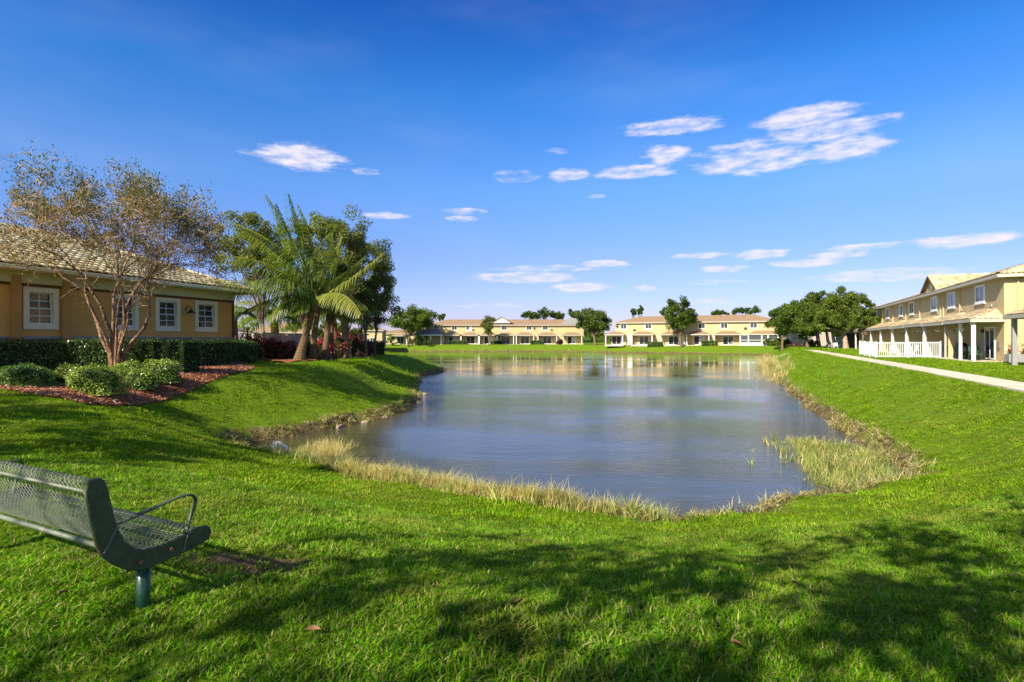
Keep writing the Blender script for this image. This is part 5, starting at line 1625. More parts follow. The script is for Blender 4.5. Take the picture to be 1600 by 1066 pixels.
# white yard fence
c1, c2, c3 = RP_(7.0, 1.75), RP_(7.2, 6.0), RP_(15.4, 6.0)
picket_fence('white_fence', c2.xy, c1.xy, 1.28, .13, M['white_paint'], 'white picket fence side facing the camera in front of the right row', .021, (.10, .93), 2.1, .038, None, .02)
picket_fence('white_fence', c2.xy, c3.xy, 1.28, .13, M['white_paint'], 'white picket fence side running away along the footpath', .021, (.10, .93), 2.4, .055, None, .02)
chair(Vector((*RP_(10.0, 4.2).xy, hz(*RP_(10.0, 4.2).xy))), rzR + 1.2, M['white_paint'], 'white plastic chair inside the white fenced yard')
table(gp(9.6, .95), blk, 'round dark table on the second porch of the right row')
chair(gp(8.6, 1.0), rzR + 1.4, blk, 'dark patio chair on the second porch, near side of its table')
chair(gp(10.6, 1.0), rzR - 1.4, blk, 'dark patio chair on the second porch, far side of its table')
chair(gp(17.0, .95), rzR + .3, M['white_paint'], 'pale patio chair on the third porch of the right row')
# white bench chairs beyond the fence
for k, (s_, t_, lab) in enumerate(((52.0, 4.2, 'white garden chair left of the white fence, nearer one'), (54.0, 4.6, 'white garden chair left of the white fence, farther one'))):
    p = RP_(s_, t_); chair(Vector((p.x, p.y, hz(p.x, p.y))), rzR + 1.4 + k, M['white_paint'], lab)
# hanging basket plants
for (s_, lab) in ((13.5, 'leafy hanging plant under the porch behind the white fence'), (20.2, 'bushy hanging plant under the third porch of the right row')):
    p = RP_(s_, 1.2, 0); pr = empty('hanging_plant', (p.x, p.y, 1.7), 0, lab, 'plant')
    r2 = np.random.default_rng(9); n = 300; c = r2.normal(0, .16, (n, 3)); link_mesh('foliage', leaves_mesh('foliage', c, rand_dirs(n, r2), .09 * np.ones(n), .6, pick_cols(GREEN, n, r2), M['leaf'], r2), pr)
    m_ = MB(); m_.lathe([(.01, -.2), (.14, -.16), (.18, -.02)], 12); m_.build('basket', M['terracotta'], pr); m_ = MB(); m_.tube([(.17, 0, 0), (0, 0, 1.0)], .006, 4); m_.tube([(-.17, 0, 0), (0, 0, 1.0)], .006, 4); m_.build('chain', blk, pr)

# nearer building whose porch corner enters at the right edge
nb_c = Vector((28.55, 33.0))
nbr = empty('townhouse_row', (nb_c.x + .915 * 1.75, nb_c.y - .403 * 1.75, 0), rzR, 'tiled porch corner of a nearer townhouse at the right edge of the view', 'building')
MB().box(-16, -.1, -9, 0, -.4, 5.6).build('wall', M['stucco_yellow'], nbr)
rr_, sd2, pt2 = hip_roof(nbr, -16, -.1, -9, 0, 5.7, .33, .2, th=.2)
porch(nbr, -6.4, 0, 0, 1, 1.75, 2.85, 3.6, [(-.75, 0), (-6, 0)], True, post_mat='grey_paint', post_r=.11, hip=1.3)
# row beyond the big trees, with screened porch
r2_ = RP_(60, 0, 0)
row2 = empty('townhouse_row', r2_, rzR, 'far end townhouse with white screened porch seen past the big tree', 'building')
MB().box(0, 26, -10, 0, -.4, 5.5).build('wall', M['stucco_yellow'], row2)
hip_roof(row2, 0, 26, -10, 0, 5.6, .33, .5, th=.2)
porch(row2, 1, 12, 0, 1, 2.6, 2.7, 3.5, [], True, hip=1.5)
MB().box(1.2, 11.8, 2.3, 2.35, .5, 2.5).build('screen', M['screen'], row2)
m_ = MB(); m_.box(1.1, 11.9, 2.25, 2.42, -.1, .5); m_.box(1.1, 11.9, 2.36, 2.44, 1.0, 1.08)
m_.build('base_panel', M['white_paint'], row2)
for sx in (1.15, 3.2, 5.6, 8.1, 10, 11.8): MB().box(sx - .09, sx + .09, 2.355, 2.5, .5, 2.51).build('porch_post', M['white_paint'], row2)
MB().box(.98, 1.08, .0, 2.4, -.1, 2.5).build('side_screen', M['screen'], row2)


# ------------------------------------------------------------------ far buildings across the lake
def far_row(xl, yl, xr, yr, wins, porches, dishes, hi, ridge, label, depth=10.5, vents=6, eave=5.55, hedges=(), seed=1):
    """wins etc. given as photo x positions turned into distances along the facade"""
    a_ = Vector((xl, yl)); b_ = Vector((xr, yr)); ln = (b_ - a_).length; u = (b_ - a_).normalized()
    root = empty('townhouse_row', (xl, yl, .0), math.atan2(u.y, u.x), label, 'building')

    def S(px):
        r = (px - 800) / F; return (r * yl - xl) / (u.x - r * u.y)
    MB().box(0, ln, 0, depth, -.5, eave).build('wall', M['stucco_yellow_far'], root)
    rf, sd_, pt_ = hip_roof(root, 0, ln, 0, depth, eave + .12, .30, .55, th=.22)
    rf.data.materials[0] = M['roof_flat_far']
    rg = random.Random(seed)
    for k in range(vents):
        xx_ = rg.uniform(.15, .85) * ln; m_ = MB(); m_.tube([(xx_, 3.2, 6.2), (xx_, 3.2, 7.1)], .09, 6); m_.build('vent_pipe', M['grey_dish'], rf)
    for k, px in enumerate(wins):
        c = S(px); window(root, c - .85, c + .85, 4.0, 5.38, 0, -1, (0, 0, 1, 0, 0)[k % 5], trim=.14)
    for k, (px, w_, kind) in enumerate(porches):
        c = S(px); hw_ = w_ / 2 * (yl / F) * 1.0
        if kind == 'screen':
            porch(root, c - hw_, c + hw_, 0, -1, 2.4, 2.65, 3.5, [], hip=1.6)
            MB().box(c - hw_ * 1.45, c + hw_ - .2, -2.2, -2.15, .7, 2.45).build('screen', M['screen'], root)
            m_ = MB(); m_.box(c - hw_ * 1.5, c + hw_ - .1, -2.3, -2.12, -.1, .7); m_.box(c - hw_ * 1.5, c + hw_ - .1, -2.28, -2.21, 1.2, 1.3); m_.box(c - hw_ * 1.5, c + hw_ - .1, -2.28, -2.21, 2.4, 2.52); m_.build('base_panel', M['white_paint'], root)
            for q in (-1.48, -.95, -.1, .3, .93): MB().box(c + hw_ * q - .12, c + hw_ * q + .12, -2.34, -2.205, .7, 2.45).build('porch_post', M['white_paint'], root)
            continue
        porch(root, c - hw_, c + hw_, 0, -1, 2.4, 2.65, 3.45, [(c - hw_ + .3, 0), (c + hw_ - .3, 0)], hip=1.7, post_r=.11)
        # sliding glass door, side walls
        window(root, c - 1.2, c + 1.3, .1, 2.3, 0, -1, (0, 0, 1, 0, 1, 0)[(k + seed) % 6], 'door', trim=.1, sill=False)
        if kind != 'open':
            MB().box(c - hw_ - .05, c - hw_ + .12, -1.6, -.003, -.1, 2.44).build('party_wall', M['stucco_yellow_far'], root)
        MB().box(c - hw_ + .1, c + hw_ - .1, -2.3, -.004, -.3, .05).build('patio_slab', M['concrete'], root)
    for k, (px, py) in enumerate(dishes):
        c = S(px); d_ = yl + u.y * c; z_ = EYE + (HOR - py) / F * d_
        dish(root, c, 0, z_)
    for (px, w_, h_, lab) in hedges:
        c = S(px); p0 = a_ + u * (c - w_ / 2) + Vector((u.y, -u.x)) * 2.8; p1 = a_ + u * (c + w_ / 2) + Vector((u.y, -u.x)) * 2.8
        hedge('hedge', [p0, p1], 1.1, h_, .3, 22, PALH + GREEN, lab, 'hedge', 40 + int(px), 'clipped hedges in front of the far rows')
    return root, S


HA = [(758, 5.0, 1.05, 'far hedge in front of the first porch gap, left of the slim tree'), (718, 5.2, 1.05, 'far hedge left of centre between the two left porches'), (776, 3.4, 1.0, 'far hedge just right of the slim tree by the water'), (838, 3.6, 1.1, 'far hedge right of the dark glass porch')]
rA, SA = far_row(-24.2, 163, 20.5, 163, [683, 710, 732.7, 787.7, 826.7, 852], [(707.5, 30, ''), (735, 30, ''), (763, 30, ''), (790, 28, ''), (820, 30, ''), (854.5, 32, ''), (893, 32, 'open')],
                 [(739.5, 516), (756.5, 520.5), (835, 513.5), (862, 516)], 0, 0, 'far yellow townhouse row across the lake on the left, with small white gable', hedges=[HA[1], HA[2], HA[3]], seed=2, eave=5.45)
c = SA(784); zb_ = 5.6
m_ = MB(); m_.slab([(c - 2.6, -.3, zb_ + .5), (c + 2.6, -.3, zb_ + .5), (c, -.3, zb_ + 2.1)], (0, 4.5, 0)); gb_ = m_.build('gable', M['white_paint'], rA)
m_ = MB(); m_.slab([(c - 3.1, -.5, zb_ + .42), (c, -.5, zb_ + 2.2), (c, -.5, zb_ + 2.35), (c - 3.3, -.5, zb_ + .5)], (0, 5.2, 0)); m_.slab([(c + 3.1, -.5, zb_ + .42), (c, -.5, zb_ + 2.2), (c, -.5, zb_ + 2.35), (c + 3.3, -.5, zb_ + .5)], (0, 5.2, 0)); m_.build('gable_roof', M['roof_flat_far'], gb_)
c = SA(894)
m_ = MB(); m_.slab([(c - 3.4, -.3, 5.7), (c + 1.5, -.3, 5.7), (c + 1.2, -.3, 7.2), (c - .4, -.3, 7.8)], (0, 4, 0)); m_.build('gable', M['grey_paint'], rA)
rB, SB = far_row(26.8, 147, 61.2, 131, [974.5, 1013, 1055, 1096.6, 1131.6, 1177.5], [(963, 30, ''), (1006, 34, ''), (1052, 36, 'open'), (1092, 34, ''), (1137.5, 38, ''), (1193, 40, 'screen')],
                 [(965, 510.5), (992, 516), (1165, 513.5)], 0, 0, 'far peach townhouse row across the lake on the right, ending in a screened porch',
                 hedges=[(1027, 3.6, 1.15, 'far hedge left of the big lakeside tree'), (1110, 3.4, 1.1, 'far hedge right of the big lakeside tree')], seed=5, eave=5.6)
c = SB(985); MB().box(c - .6, c + .6, -.25, -.003, 0, 2.6).build('utility_closet', M['white_paint'], rB)
# garden chairs on far patios
for k, (px, d_, lab) in enumerate(((1069, 137, 'white chair on the far patio right of the lakeside tree'), (1100, 136, 'white chair on the far patio near the right hedge'), (1140, 134, 'pale chair on the far patio left of the screened porch'), (1146, 134, 'second pale chair on the far patio by the screened porch'),
                                   (897, 159, 'dark chair on the far patio behind the dark lakeside tree'), (872, 160, 'dark chair at the far left row end patio'))):
    x_ = (px - 800) / F * d_; chair(Vector((x_, d_, hz(x_, d_) + .05)), .5 * k, M['white_paint'] if px > 1000 else blk, lab)

# low building left of the far rows
lowb = empty('low_building', ((590 - 800) / F * 162, 162, 0), R(4), 'low cream building with grey roofed porches behind the far left tree', 'building')
MB().box(0, 13.5, 0, 9, -.4, 3.0).build('wall', M['stucco_yellow_far'], lowb)
rl_, _, _ = hip_roof(lowb, 0, 13.5, 0, 9, 3.1, .22, .5, th=.2); rl_.data.materials[0] = M['roof_flat_far']
porch(lowb, 4.4, 8.6, 0, -1, 2.4, 2.5, 3.1, [(4.6, 0), (8.4, 0)], hip=1.3)
window(lowb, 1, 2.6, .1, 2.2, 0, -1, 0, trim=.1, sill=False); window(lowb, 5.4, 7.4, .1, 2.2, 0, -1, 0, trim=.1, sill=False)
pav = empty('covered_patio', ((647 - 800) / F * 159, 159, 0), 0, 'open patio with dark grey roof and white posts left of the far row', 'patio roof')
m_ = MB(); m_.slab([(-.3, -.5, 2.7), (7.9, -.5, 2.7), (6.5, 2.4, 4.2), (1.6, 2.4, 4.2)], (0, .02, .12)); m_.slab([(-.3, 5.3, 2.7), (7.9, 5.3, 2.7), (6.5, 2.4, 4.2), (1.6, 2.4, 4.2)], (0, -.02, .12)); m_.slab([(-.3, -.5, 2.7), (-.3, 5.3, 2.7), (1.6, 2.4, 4.2)], (0, 0, .12)); m_.slab([(7.9, -.5, 2.7), (7.9, 5.3, 2.7), (6.5, 2.4, 4.2)], (0, 0, .12)); m_.build('roof', M['roof_grey'] if 'roof_grey' in M else M['grey_dish'], pav)
m_ = MB(); m_.box(-.35, 7.95, -.6, -.5, 2.5, 2.72); m_.build('fascia', M['white_paint'], pav)
for xx_ in (.1, 2.4, 4.7, 7.6): MB().box(xx_ - .12, xx_ + .12, -.45, -.2, -.1, 2.5).build('porch_post', M['white_paint'], pav)
MB().box(0, 7.6, 4.9, 5.1, -.1, 2.7).build('back_wall', M['stucco_yellow_far'], pav)

# garage house beyond the right hand trees
gar = empty('garage_house', ((1236 - 800) / F * 122, 122, 0), R(-8), 'grey beige house with garage door half hidden behind the right trees', 'building')
MB().box(0, 9, 0, 8, -.4, 3.0).build('wall', M['beige_panel'], gar)
m_ = MB(); m_.slab([(-.5, -.4, 3.0), (5.5, -.4, 3.0), (2.5, -.4, 4.6)], (0, 8.8, 0)); m_.build('gable', M['beige_panel'], gar)
m_ = MB(); m_.slab([(-.8, -.6, 2.9), (2.5, -.6, 4.75), (2.5, -.6, 4.95), (-.8, -.6, 3.1)], (0, 9, 0)); m_.slab([(5.8, -.6, 2.9), (2.5, -.6, 4.75), (2.5, -.6, 4.95), (5.8, -.6, 3.1)], (0, 9, 0)); m_.build('roof', M['roof_flat_far'], gar)
m_ = MB()
for k in range(5): MB().box(.9, 3.7, -.04, -.003, .05 + k * .45, .47 + k * .45).build('door_panel', M['fascia'], gar)
car = empty('parked_car', ((1243 - 800) / F * 116, 116, hz((1243 - 800) / F * 116, 116)), R(3), 'dark maroon car parked in front of the beige garage', 'car')
M['car_paint'] = mat_basic('car_paint', (.05, .02, .03), .25, .1, 2, 0, 10, .6)
m_ = MB(); m_.slab([(-.85, -.9, .3), (.85, -.9, .3), (.9, -.9, .75), (.8, -.9, .95), (.62, -.9, 1.42), (-.62, -.9, 1.42), (-.8, -.9, .95), (-.9, -.9, .75)], (0, 3.9, 0)); m_.build('body', M['car_paint'], car, bevel=.08)
m_ = MB(); m_.slab([(-.68, -.92, .98), (.68, -.92, .98), (.55, -.92, 1.34), (-.55, -.92, 1.34)], (0, .015, 0)); m_.build('rear_window', M['glass'], car)
for sx in (-.78, .78):
    for sy in (-.3, 2.3): m_ = MB(); m_.tube([(sx - .1, sy, .32), (sx + .1, sy, .32)], .32, 14); m_.build('wheel', blk, car)
    MB().box(sx - .12, sx + .08, -.925, -.9, .75, .9).build('tail_light', M['terracotta'], car)

# small house roof beyond the left fence
lh = empty('small_house', ((378 - 800) / F * 74, 74, .2), R(8), 'low house with pale tan hip roof beyond the left fences', 'building')
MB().box(0, 9.5, 0, 8, -.5, 2.2).build('wall', M['stucco_yellow_far'], lh)
r_, _, _ = hip_roof(lh, 0, 9.5, 0, 8, 2.25, .30, .5, th=.2); r_.data.materials[0] = M['roof_flat_far']
for k in range(9): MB().box(.3 + k * 1.05, .55 + k * 1.05, -.5, -.25, -.3, 2.05).build('column', M['white_paint'], lh)
lh2 = empty('small_house', ((487 - 800) / F * 84, 84, .2), R(4), 'second low tan roofed house seen between the palm trunks', 'building')
MB().box(0, 6.5, 0, 7, -.5, 2.0).build('wall', M['stucco_yellow_far'], lh2)
r_, _, _ = hip_roof(lh2, 0, 6.5, 0, 7, 2.1, .32, .5, th=.2); r_.data.materials[0] = M['roof_flat_far']
lh3 = empty('small_house', ((560 - 800) / F * 141, 141, 0), R(6), 'pale building end seen under the oak crowns on the left bank', 'building')
MB().box(0, 5.8, 0, 8, -.5, 3.6).build('wall', M['stucco_yellow_far'], lh3); window(lh3, 2.8, 4.2, .2, 1.9, 0, -1, 0, trim=.1)
hip_roof(lh3, 0, 5.8, 0, 8, 3.7, .25, .4, th=.2)[0].data.materials[0] = M['roof_flat_far']

# ------------------------------------------------------------------ far and mid trees
T = 'lakeside trees on the far bank'
px_tree(637, 643, 500, 156, 33, 18, 2.8, .3, 'wide domed tree on the far bank at the far left', 81, DARK + GREEN[:2], 90, 14000, .5, group=T, name='shade_tree', clump_r=.30)
px_tree(763, 763, 508, 156, 8.5, 16, 2.4, .16, 'slim tall tree in front of the far left row', 82, OAK, 34, 3600, .36, group=T, name='slim_tree', clump_r=.5)
px_tree(930, 926, 503, 152, 27, 19, 2.4, .32, 'round dark tree between the two far rows', 83, DARK + OAK[:2], 80, 12000, .48, group=T, name='shade_tree', clump_r=.30)
px_tree(1064, 1061, 493, 136, 23, 26, 2.8, .3, 'tallest lakeside tree standing in front of the far right row', 84, DARK + GREEN[:1] + OAK[:1], 80, 12000, .44, group=T, name='shade_tree', clump_r=.30)
B_g = 'treetops beyond the far roofs'
for k, (px, py, rx_, rz_, lab) in enumerate([(826, 492, 13, 7, 'treetop beyond the far left roof, left one'), (850, 492, 16, 7, 'broad treetop beyond the middle of the far left roof'), (872, 493, 12, 6, 'low treetop beyond the right part of the far left roof'), (897, 491, 11, 9, 'pointed treetop above the right end of the far left roof'),
                                        (990, 488, 4.5, 6, 'small round treetop above the left end of the far right roof'), (1001, 487, 4.5, 7, 'second small round treetop above the far right roof'), (1042, 486, 10, 7, 'dark treetop just left of the tallest lakeside tree'),
                                        (1125, 489, 14, 4, 'low treetop line above the middle of the far right roof'), (1152, 487, 12, 5, 'dark treetop above the far right roof left of the last one'), (1174, 486, 12, 7, 'tallest treetop above the right end of the far right roof'),
                                        (691, 496, 6, 6, 'palm like treetop above the left end of the far left roof')]):
    px_tree(px, px, py, 190 + 4 * k, rx_, rz_, 6, .25, lab, 90 + k, DARK, 20, 1500, .6, zg=0, group=B_g, name='background_tree', clump_r=.4)
T2 = 'big trees at the end of the footpath'
px_tree(1322, 1316, 491, 88, 37, 36, 2.2, .42, 'large spreading tree with pale thick trunk at the end of the footpath', 101, GREEN + OAK[:2] + [(.14, .15, .03)], 120, 26000, .32, group=T2, name='shade_tree', clump_r=.22, bark='bark_pale')
px_tree(1302, 1290, 497, 94, 32, 30, 2.6, .28, 'leaning tree left of the pale trunked footpath tree', 102, GREEN + DARK, 90, 15000, .32, group=T2, name='shade_tree', clump_r=.24, bark='bark_pale', stems=2)
px_tree(1262, 1252, 500, 102, 38, 32, 2.8, .3, 'dark green tree at the left of the footpath group', 103, DARK + GREEN[:2], 100, 17000, .37, group=T2, name='shade_tree', clump_r=.24)
px_tree(1280, 1275, 478, 108, 26, 22, 5, .35, 'tall dark tree rising behind the footpath trees', 104, DARK, 66, 10000, .4, group=T2, name='shade_tree', clump_r=.26)
px_tree(1222, 1224, 502, 116, 22, 24, 3.4, .25, 'leftmost dark tree next to the far right row', 105, DARK, 60, 8500, .42, group=T2, name='shade_tree', clump_r=.27)
px_tree(1346, 1352, 494, 76, 18, 28, 2.0, .12, 'yellow green leafy young tree by the left end of the right row', 106, YELG, 60, 7500, .26, group=T2, name='leafy_tree', clump_r=.25)
px_tree(1205, 1205, 535, 128, 14, 6, .3, .1, 'round green bush at the right end of the far right row', 107, DARK + GREEN, 14, 1600, .35, name='bush_tree', clump_r=.4, group='bushes below the trees')
px_tree(1222, 1222, 536, 118, 11, 6, .3, .1, 'green bush below the leftmost footpath tree', 108, DARK + GREEN, 14, 1500, .32, name='bush_tree', clump_r=.4, group='bushes below the trees')
px_tree(1268, 1268, 537, 104, 13, 5, .3, .1, 'low dark bush left of the far garden path end', 109, DARK + GREEN, 14, 1500, .3, name='bush_tree', clump_r=.4, group='bushes below the trees')
px_tree(612, 612, 533, 157, 8, 7, .3, .1, 'bright bush in front of the low cream building', 110, GREEN, 12, 1100, .35, name='bush_tree', clump_r=.4, group='bushes below the trees')
px_tree(655, 655, 532, 157, 9, 9, .5, .1, 'dark bush under the wide domed far tree', 111, DARK, 14, 1300, .35, name='bush_tree', clump_r=.4, group='bushes below the trees')
px_tree(876, 876, 535, 158, 6, 4.5, .3, .1, 'dark reddish bush in front of the far left row end', 112, RED_B, 10, 800, .35, name='bush_tree', clump_r=.4, group='bushes below the trees')
px_tree(668, 668, 535, 155, 6, 4.5, .3, .1, 'small bush between the covered patio posts', 113, DARK, 10, 800, .35, name='bush_tree', clump_r=.4, group='bushes below the trees')
# background woods low behind everything
rg = np.random.default_rng(77)
woods = empty('distant_woods', (0, 0, 0))
COL.objects.unlink(woods); bpy.data.objects.remove(woods)
n = 9000; px_ = rg.uniform(380, 1420, n); d_ = rg.uniform(230, 300, n); hh = rg.random(n) * (4.6 + 1.6 * np.sin(px_ * .05) + 1.0 * np.sin(px_ * .17))
c = np.stack([(px_ - 800) / F * d_, d_, hh], -1); nr = rand_dirs(n, rg) * .7 + np.array([0, -.5, .5]); nr /= np.linalg.norm(nr, axis=1)[:, None]
tag(link_mesh('distant_woods', leaves_mesh('distant_woods', c, nr, 2.2 * rg.uniform(.6, 1.3, n), .8, pick_cols(DARK, n, rg), M['leaf'], rg)), 'low dark belt of distant trees on the horizon', None, None, 'stuff')

# trees behind the camera and beyond the left frame edge: they cast the lawn shade
SG = 'shade trees behind the viewpoint'
def shade_tree(x_, y_, cz, r_, nl, seed, lab, gap=.3, ncl=40):
    return make_tree('shade_tree', (x_, y_, hz(x_, y_)), 0, (r_, r_, r_ * .6, cz), cz * .45, .16, ncl, nl, .22, OAK, lab, group=SG, seed=seed, clump_r=gap)


shade_tree(-6.0, -5.3, 7.0, 3.4, 2700, 201, 'leafy tree behind the viewpoint, leftmost one', .17, 60)
shade_tree(-2.5, -4.5, 7.0, 3.7, 3200, 202, 'leafy tree behind the viewpoint, second from the left', .18, 70)
shade_tree(0.9, -4.4, 7.0, 3.7, 3100, 203, 'leafy tree behind the viewpoint, third from the left', .18, 70)
shade_tree(4.5, -4.0, 6.8, 3.7, 3100, 206, 'leafy tree behind the viewpoint, rightmost one', .18, 66)
shade_tree(-15.2, 2.1, 6.6, 3.2, 2100, 204, 'leafy tree beyond the left edge of the lawn, nearest one', .17, 40)
shade_tree(-18.6, 5.5, 7.0, 3.4, 2100, 205, 'leafy tree beyond the left edge of the lawn, farthest one', .17, 40)
shade_tree(-14.0, 4.1, 6.4, 2.8, 1700, 207, 'leafy tree beyond the left edge of the lawn, middle one', .17, 36)

# ------------------------------------------------------------------ park bench
M['bench_green'] = mat_basic('bench_green', (.055, .075, .035), .45, .3, 7, .12, 60, .45, dirt=((.15, .14, .07), .6))
M['bench_mesh'] = mat_basic('bench_mesh', (.15, .17, .12), .5, .2, 9, .1, 60, .4, dirt=((.36, .35, .26), .7))
M['bench_post'] = mat_basic('bench_post', (.012, .055, .032), .35, .2, 9, .05, 60, .5, dirt=((.1, .1, .06), .35))
M['rust'] = mat_basic('rusty_bolt', (.25, .11, .05), .7, .3, 30, 0, 10, .4)
BA = Vector((.456, .89, 0)).normalized()      # the way the bench faces
BU = Vector((-.89, .456, 0)).normalized()     # along the bench, away from the near end plate
bpost = Vector((-2.33, 3.64, 0)); bpost.z = hz(bpost.x, bpost.y)
gz_b = bpost.z
rzB = math.atan2(BU.y, BU.x)                  # local x along bench; local y = rotated +90 = -BA


def plate_pt(cx, cy):
    """photo crop coordinates of the end plate -> (a, z) in the plate plane through the post"""
    px = cx / 3.331; py = 680 + cy / 3.331; r = (px - 800) / F
    a_ = (r * bpost.y - bpost.x) / (BA.x - r * BA.y); yy = bpost.y + BA.y * a_
    return (a_, EYE + (HOR - py) / F * yy - gz_b)


inner = [(452, 262), (470, 236), (505, 226), (535, 240), (552, 285), (562, 335), (580, 410), (602, 490), (640, 556), (690, 592), (740, 600), (830, 575), (930, 530), (1030, 482), (1062, 474)]
outer = [(1084, 482), (1089, 505), (1078, 532), (1050, 552), (980, 590), (900, 625), (820, 660), (760, 688), (700, 698), (640, 690), (580, 665), (530, 630), (500, 580), (482, 500), (462, 410), (446, 340), (441, 290)]
PI = [plate_pt(*q) for q in inner]; PO = [plate_pt(*q) for q in outer]
bench = empty('park_bench', (bpost.x, bpost.y, gz_b), rzB, 'dark green perforated metal park bench on the near lawn', 'bench')


def LP(a_, z_, x_=0.0): return (x_, -a_, z_)


Lb = 2.45
for xo in (-.02, Lb - .03):
    m_ = MB(); m_.slab([LP(a_, z_, xo) for a_, z_ in PI + PO], (.012, 0, 0)); pl_ = m_.build('end_plate', M['bench_green'], bench)
    rim = MB(); rim.tube([LP(a_, z_, xo + .012) for a_, z_ in PI + PO[:2]], .009, 6); rim.tube([LP(a_, z_, xo + .012) for a_, z_ in PO], .009, 6); rim.build('rim', M['bench_green'], pl_, smooth=True)
# sheet profile: from the rolled top, down the back, under the seat curve, to the front lip
prof = [plate_pt(*q) for q in [(470, 300), (452, 270), (462, 245), (490, 232), (520, 236), (542, 258), (553, 300), (566, 350), (584, 420), (605, 492), (642, 560), (692, 597), (742, 606), (832, 580), (932, 535), (1032, 488), (1064, 484), (1074, 505)]]


def resample(pts, st):
    pts = [Vector(p) for p in pts]; o = []; c = [0]
    for i in range(len(pts) - 1): c.append(c[-1] + (pts[i + 1] - pts[i]).length)
    n = int(c[-1] / st)
    for k in range(n + 1):
        q = c[-1] * k / n; i = max(j for j in range(len(c)) if c[j] <= q + 1e-9); i = min(i, len(pts) - 2); t = (q - c[i]) / (c[i + 1] - c[i] + 1e-9); o.append(pts[i].lerp(pts[i + 1], t))
    return o


PR = resample(prof, .025); npf = len(PR)
# split into backrest and seat at the lowest curve
kb = min(range(npf), key=lambda k: PR[k].y if PR[k].x < .1 else 9)
pitch_u = .050; th = .0016; wd = .0034


def lattice(name, k0, k1):
    V = []; Fc = []
    n_half = k1 - k0
    for sg in (-1, 1):
        for j in range(-int(n_half * .5 / 1) - 2, int(Lb / pitch_u) + int(n_half * .5) + 3):
            run = []
            for k in range(k0, k1 + 1):
                u = j * pitch_u + sg * (k - k0) * pitch_u * .5
                if 0 <= u <= Lb - .03:
                    p = PR[k]; q = PR[min(k + 1, npf - 1)]; o_ = PR[max(k - 1, 0)]; t = (q - o_).normalized(); nn = Vector((-t.y, t.x))
                    run.append((u, p, nn, t))
                elif run: break
            if len(run) < 2: continue
            b0 = len(V)
            for (u, p, nn, t) in run:
                for (dn, du) in ((-th, -wd), (th, -wd), (th, wd), (-th, wd)):
                    q = p + nn * (dn + .0008 * sg); V.append(LP(q.x, q.y, u + du))
            for i in range(len(run) - 1):
                for e_ in range(4):
                    a_ = b0 + 4 * i + e_; b__ = b0 + 4 * i + (e_ + 1) % 4; Fc.append((a_, b__, b__ + 4, a_ + 4))
    return link_mesh(name, np_mesh(name, V, Fc, M['bench_mesh']), bench)


lattice('backrest', 0, kb); lattice('seat', kb, npf - 1)


def rod(k, r_, name='frame_bar', mat='bench_mesh', off=(0, 0)):
    p = PR[k]; MB().tube([LP(p.x + off[0], p.y + off[1], 0), LP(p.x + off[0], p.y + off[1], Lb - .03)], r_, 8).build(name, M[mat], bench, smooth=True)


rod(0, .012); rod(npf - 1, .012)
pbk = plate_pt(500, 578)
MB().tube([LP(pbk[0] + .012, pbk[1], 0), LP(pbk[0] + .012, pbk[1], Lb - .03)], .017, 8).build('frame_bar', M['bench_mesh'], bench, smooth=True)
# armrest: flat bar from the back, up and forward, bent down to the seat
ar = [plate_pt(*q) for q in [(600, 468), (700, 425), (840, 365), (930, 325), (975, 312), (1005, 312), (1021, 326), (1022, 348), (1010, 385), (990, 440), (975, 490), (955, 560)]]
for xo in (.0, Lb - .05):
    m_ = MB(); m_.tube([LP(a_, z_, xo + .012) for a_, z_ in resample(ar, .02)], .023, 8, flat=.36); m_.build('armrest', M['bench_green'], bench, smooth=True)
    st = MB(); s1_ = [plate_pt(*q) for q in [(595, 480), (560, 560), (530, 612)]]; st.tube([LP(a_, z_, xo - .022) for a_, z_ in s1_], .004, 5)
    s1_ = [plate_pt(*q) for q in [(975, 490), (960, 540), (945, 605)]]; st.tube([LP(a_, z_, xo - .022) for a_, z_ in s1_], .004, 5); st.build('weld_seam', M['bench_mesh'], bench)
    for q in ((720, 656), (880, 592)):
        a_, z_ = plate_pt(*q); m_ = MB(); m_.tube([LP(a_, z_, xo - .034), LP(a_, z_, xo - .018)], .014, 8); m_.build('bolt', M['rust'], bench)
for xo in (.05, Lb - .12):
    m_ = MB(); m_.tube([LP(.0, -.12, xo), LP(.0, .30, xo)], .041, 16); m_.build('leg', M['bench_post'], bench, smooth=False)
    m_ = MB(); m_.box(xo - .03, xo + .03, -.28, .12, .29, .325); m_.build('bracket', M['bench_green'], bench, bevel=.005)
for o_ in bench.children:
    if o_.name.startswith('leg'):
        for pgn in o_.data.polygons: pgn.use_smooth = len(pgn.vertices) == 4

# ------------------------------------------------------------------ bank rocks and fallen leaves
def rock(loc, r_, label, seed, mat, group=None, flat=.7):
    rg_ = np.random.default_rng(seed); import bmesh
    bm = bmesh.new(); bmesh.ops.create_icosphere(bm, subdivisions=3, radius=1)
    ph = rg_.uniform(0, 6, 6)
    for v in bm.verts:
        c = v.co; k = 1 + .16 * math.sin(c.x * 3 + ph[0]) + .13 * math.sin(c.y * 4 + ph[1]) + .10 * math.sin(c.z * 5 + ph[2]) + .05 * math.sin(c.x * 9 + c.y * 8 + ph[3])
        v.co = Vector((c.x * r_ * k, c.y * r_ * k * .8, c.z * r_ * k * flat))
    me_ = bpy.data.meshes.new('rock'); bm.to_mesh(me_); bm.free(); me_.materials.append(mat)
    o = link_mesh('rock', me_, None, loc, (0, 0, seed)); return tag(o, label, 'rock', group)


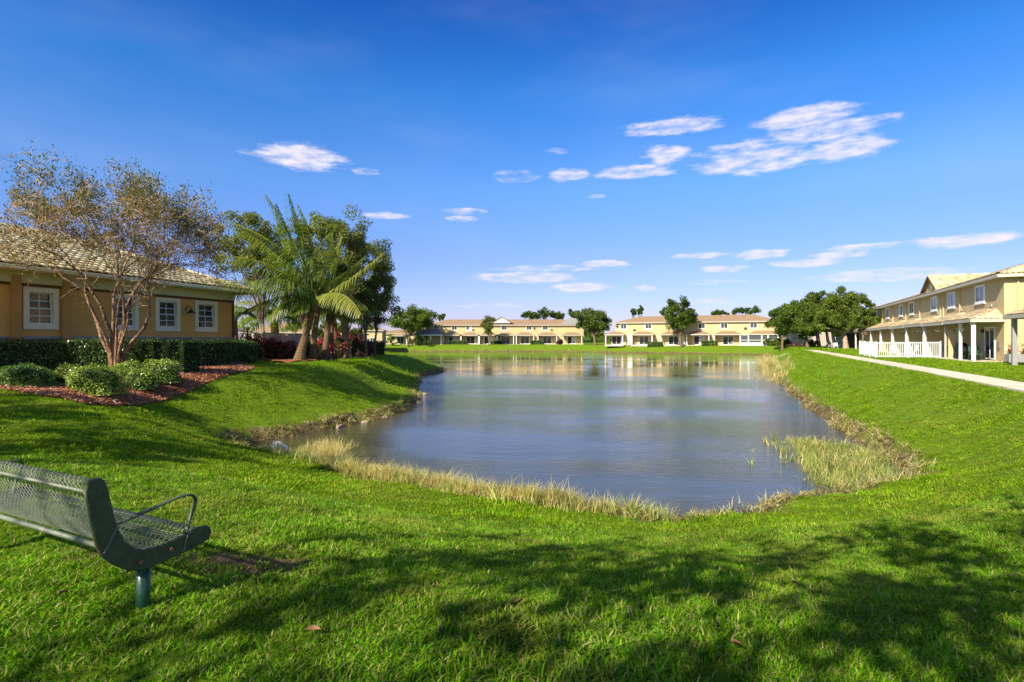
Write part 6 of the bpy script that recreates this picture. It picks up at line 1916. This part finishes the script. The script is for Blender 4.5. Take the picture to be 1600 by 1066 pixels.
M['rock_grey'] = mat_basic('rock_grey', (.42, .40, .36), .9, .25, 8, .8, 20, .15, dirt=((.12, .10, .07), .6))
M['rock_tan'] = mat_basic('rock_tan', (.34, .27, .17), .9, .3, 8, .8, 20, .15, dirt=((.12, .08, .05), .6))
g_ = P(437, 716, -1.72); rock((g_[0], g_[1], -1.56), .25, 'pale grey rock at the left tip of the reeds', 3, M['rock_grey'], flat=1.0)
spots_ = [(665, 616, .16, 'small tan rock on the left point of the bank'), (655, 630, .2, 'tan rock under the curved left bank'), (600, 653, .17, 'tan rock below the dry grass bank in the middle'), (570, 660, .14, 'low tan rock by the dark water on the left bank'), (530, 668, .18, 'flat tan rock left of the dark water'), (688, 578, .3, 'pale rock at the tip of the left lawn point')]
for k, (px, py, r_, lab) in enumerate(spots_):
    g_ = P(px, py, -1.78); rock((g_[0], g_[1], -1.78), r_, lab, 10 + k, M['rock_tan'], 'rocks along the left bank', .55)
M['dead_leaf'] = mat_basic('dead_leaf', (.26, .13, .06), .7, .3, 30, 0, 20, .2)
LSC = .55
LVS = [(490, 1000, .075, 'curled brown dead leaf on the grass to the right of the bench post'), (98, 940, .05, 'reddish dead leaf on the grass left of the bench post'), (694, 840, .05, 'small reddish leaf at the edge of the tree shade'), (808, 955, .05, 'small orange dead leaf in the middle of the near lawn'),
       (1243, 923, .06, 'pale tan leaf in the sunny patch at right'), (1500, 930, .05, 'small tan leaf near the right edge'), (680, 927, .05, 'pale curled leaf in the shaded grass left of centre'), (1150, 1022, .05, 'brown leaf near the bottom of the view, right of centre')]
for k, (px, py, r_, lab) in enumerate(LVS):
    r_ *= LSC
    g_ = G(px, py); m_ = MB(); nl = 7
    for i in range(nl):
        t = i / (nl - 1); w_ = r_ * .42 * math.sin(math.pi * min(1, t * .92 + .06)) ** .8
        for s_ in (-1, 0, 1):
            m_.v.append(((t - .5) * 2 * r_, s_ * w_, .018 * abs(s_) + .03 * math.sin(t * 3) * r_ / .07 * .6))
    for i in range(nl - 1):
        for s_ in (0, 1):
            a_ = 3 * i + s_; m_.f.append((a_, a_ + 1, a_ + 4, a_ + 3))
    o = m_.build('fallen_leaf', M['dead_leaf'], None, smooth=True, loc=(g_.x, g_.y, g_.z + .05), rot=(random.uniform(-.4, .4), random.uniform(-.3, .3), k * 1.3))
    tag(o, lab, 'leaf', 'fallen leaves on the lawn')
print('objects', len(bpy.data.objects))
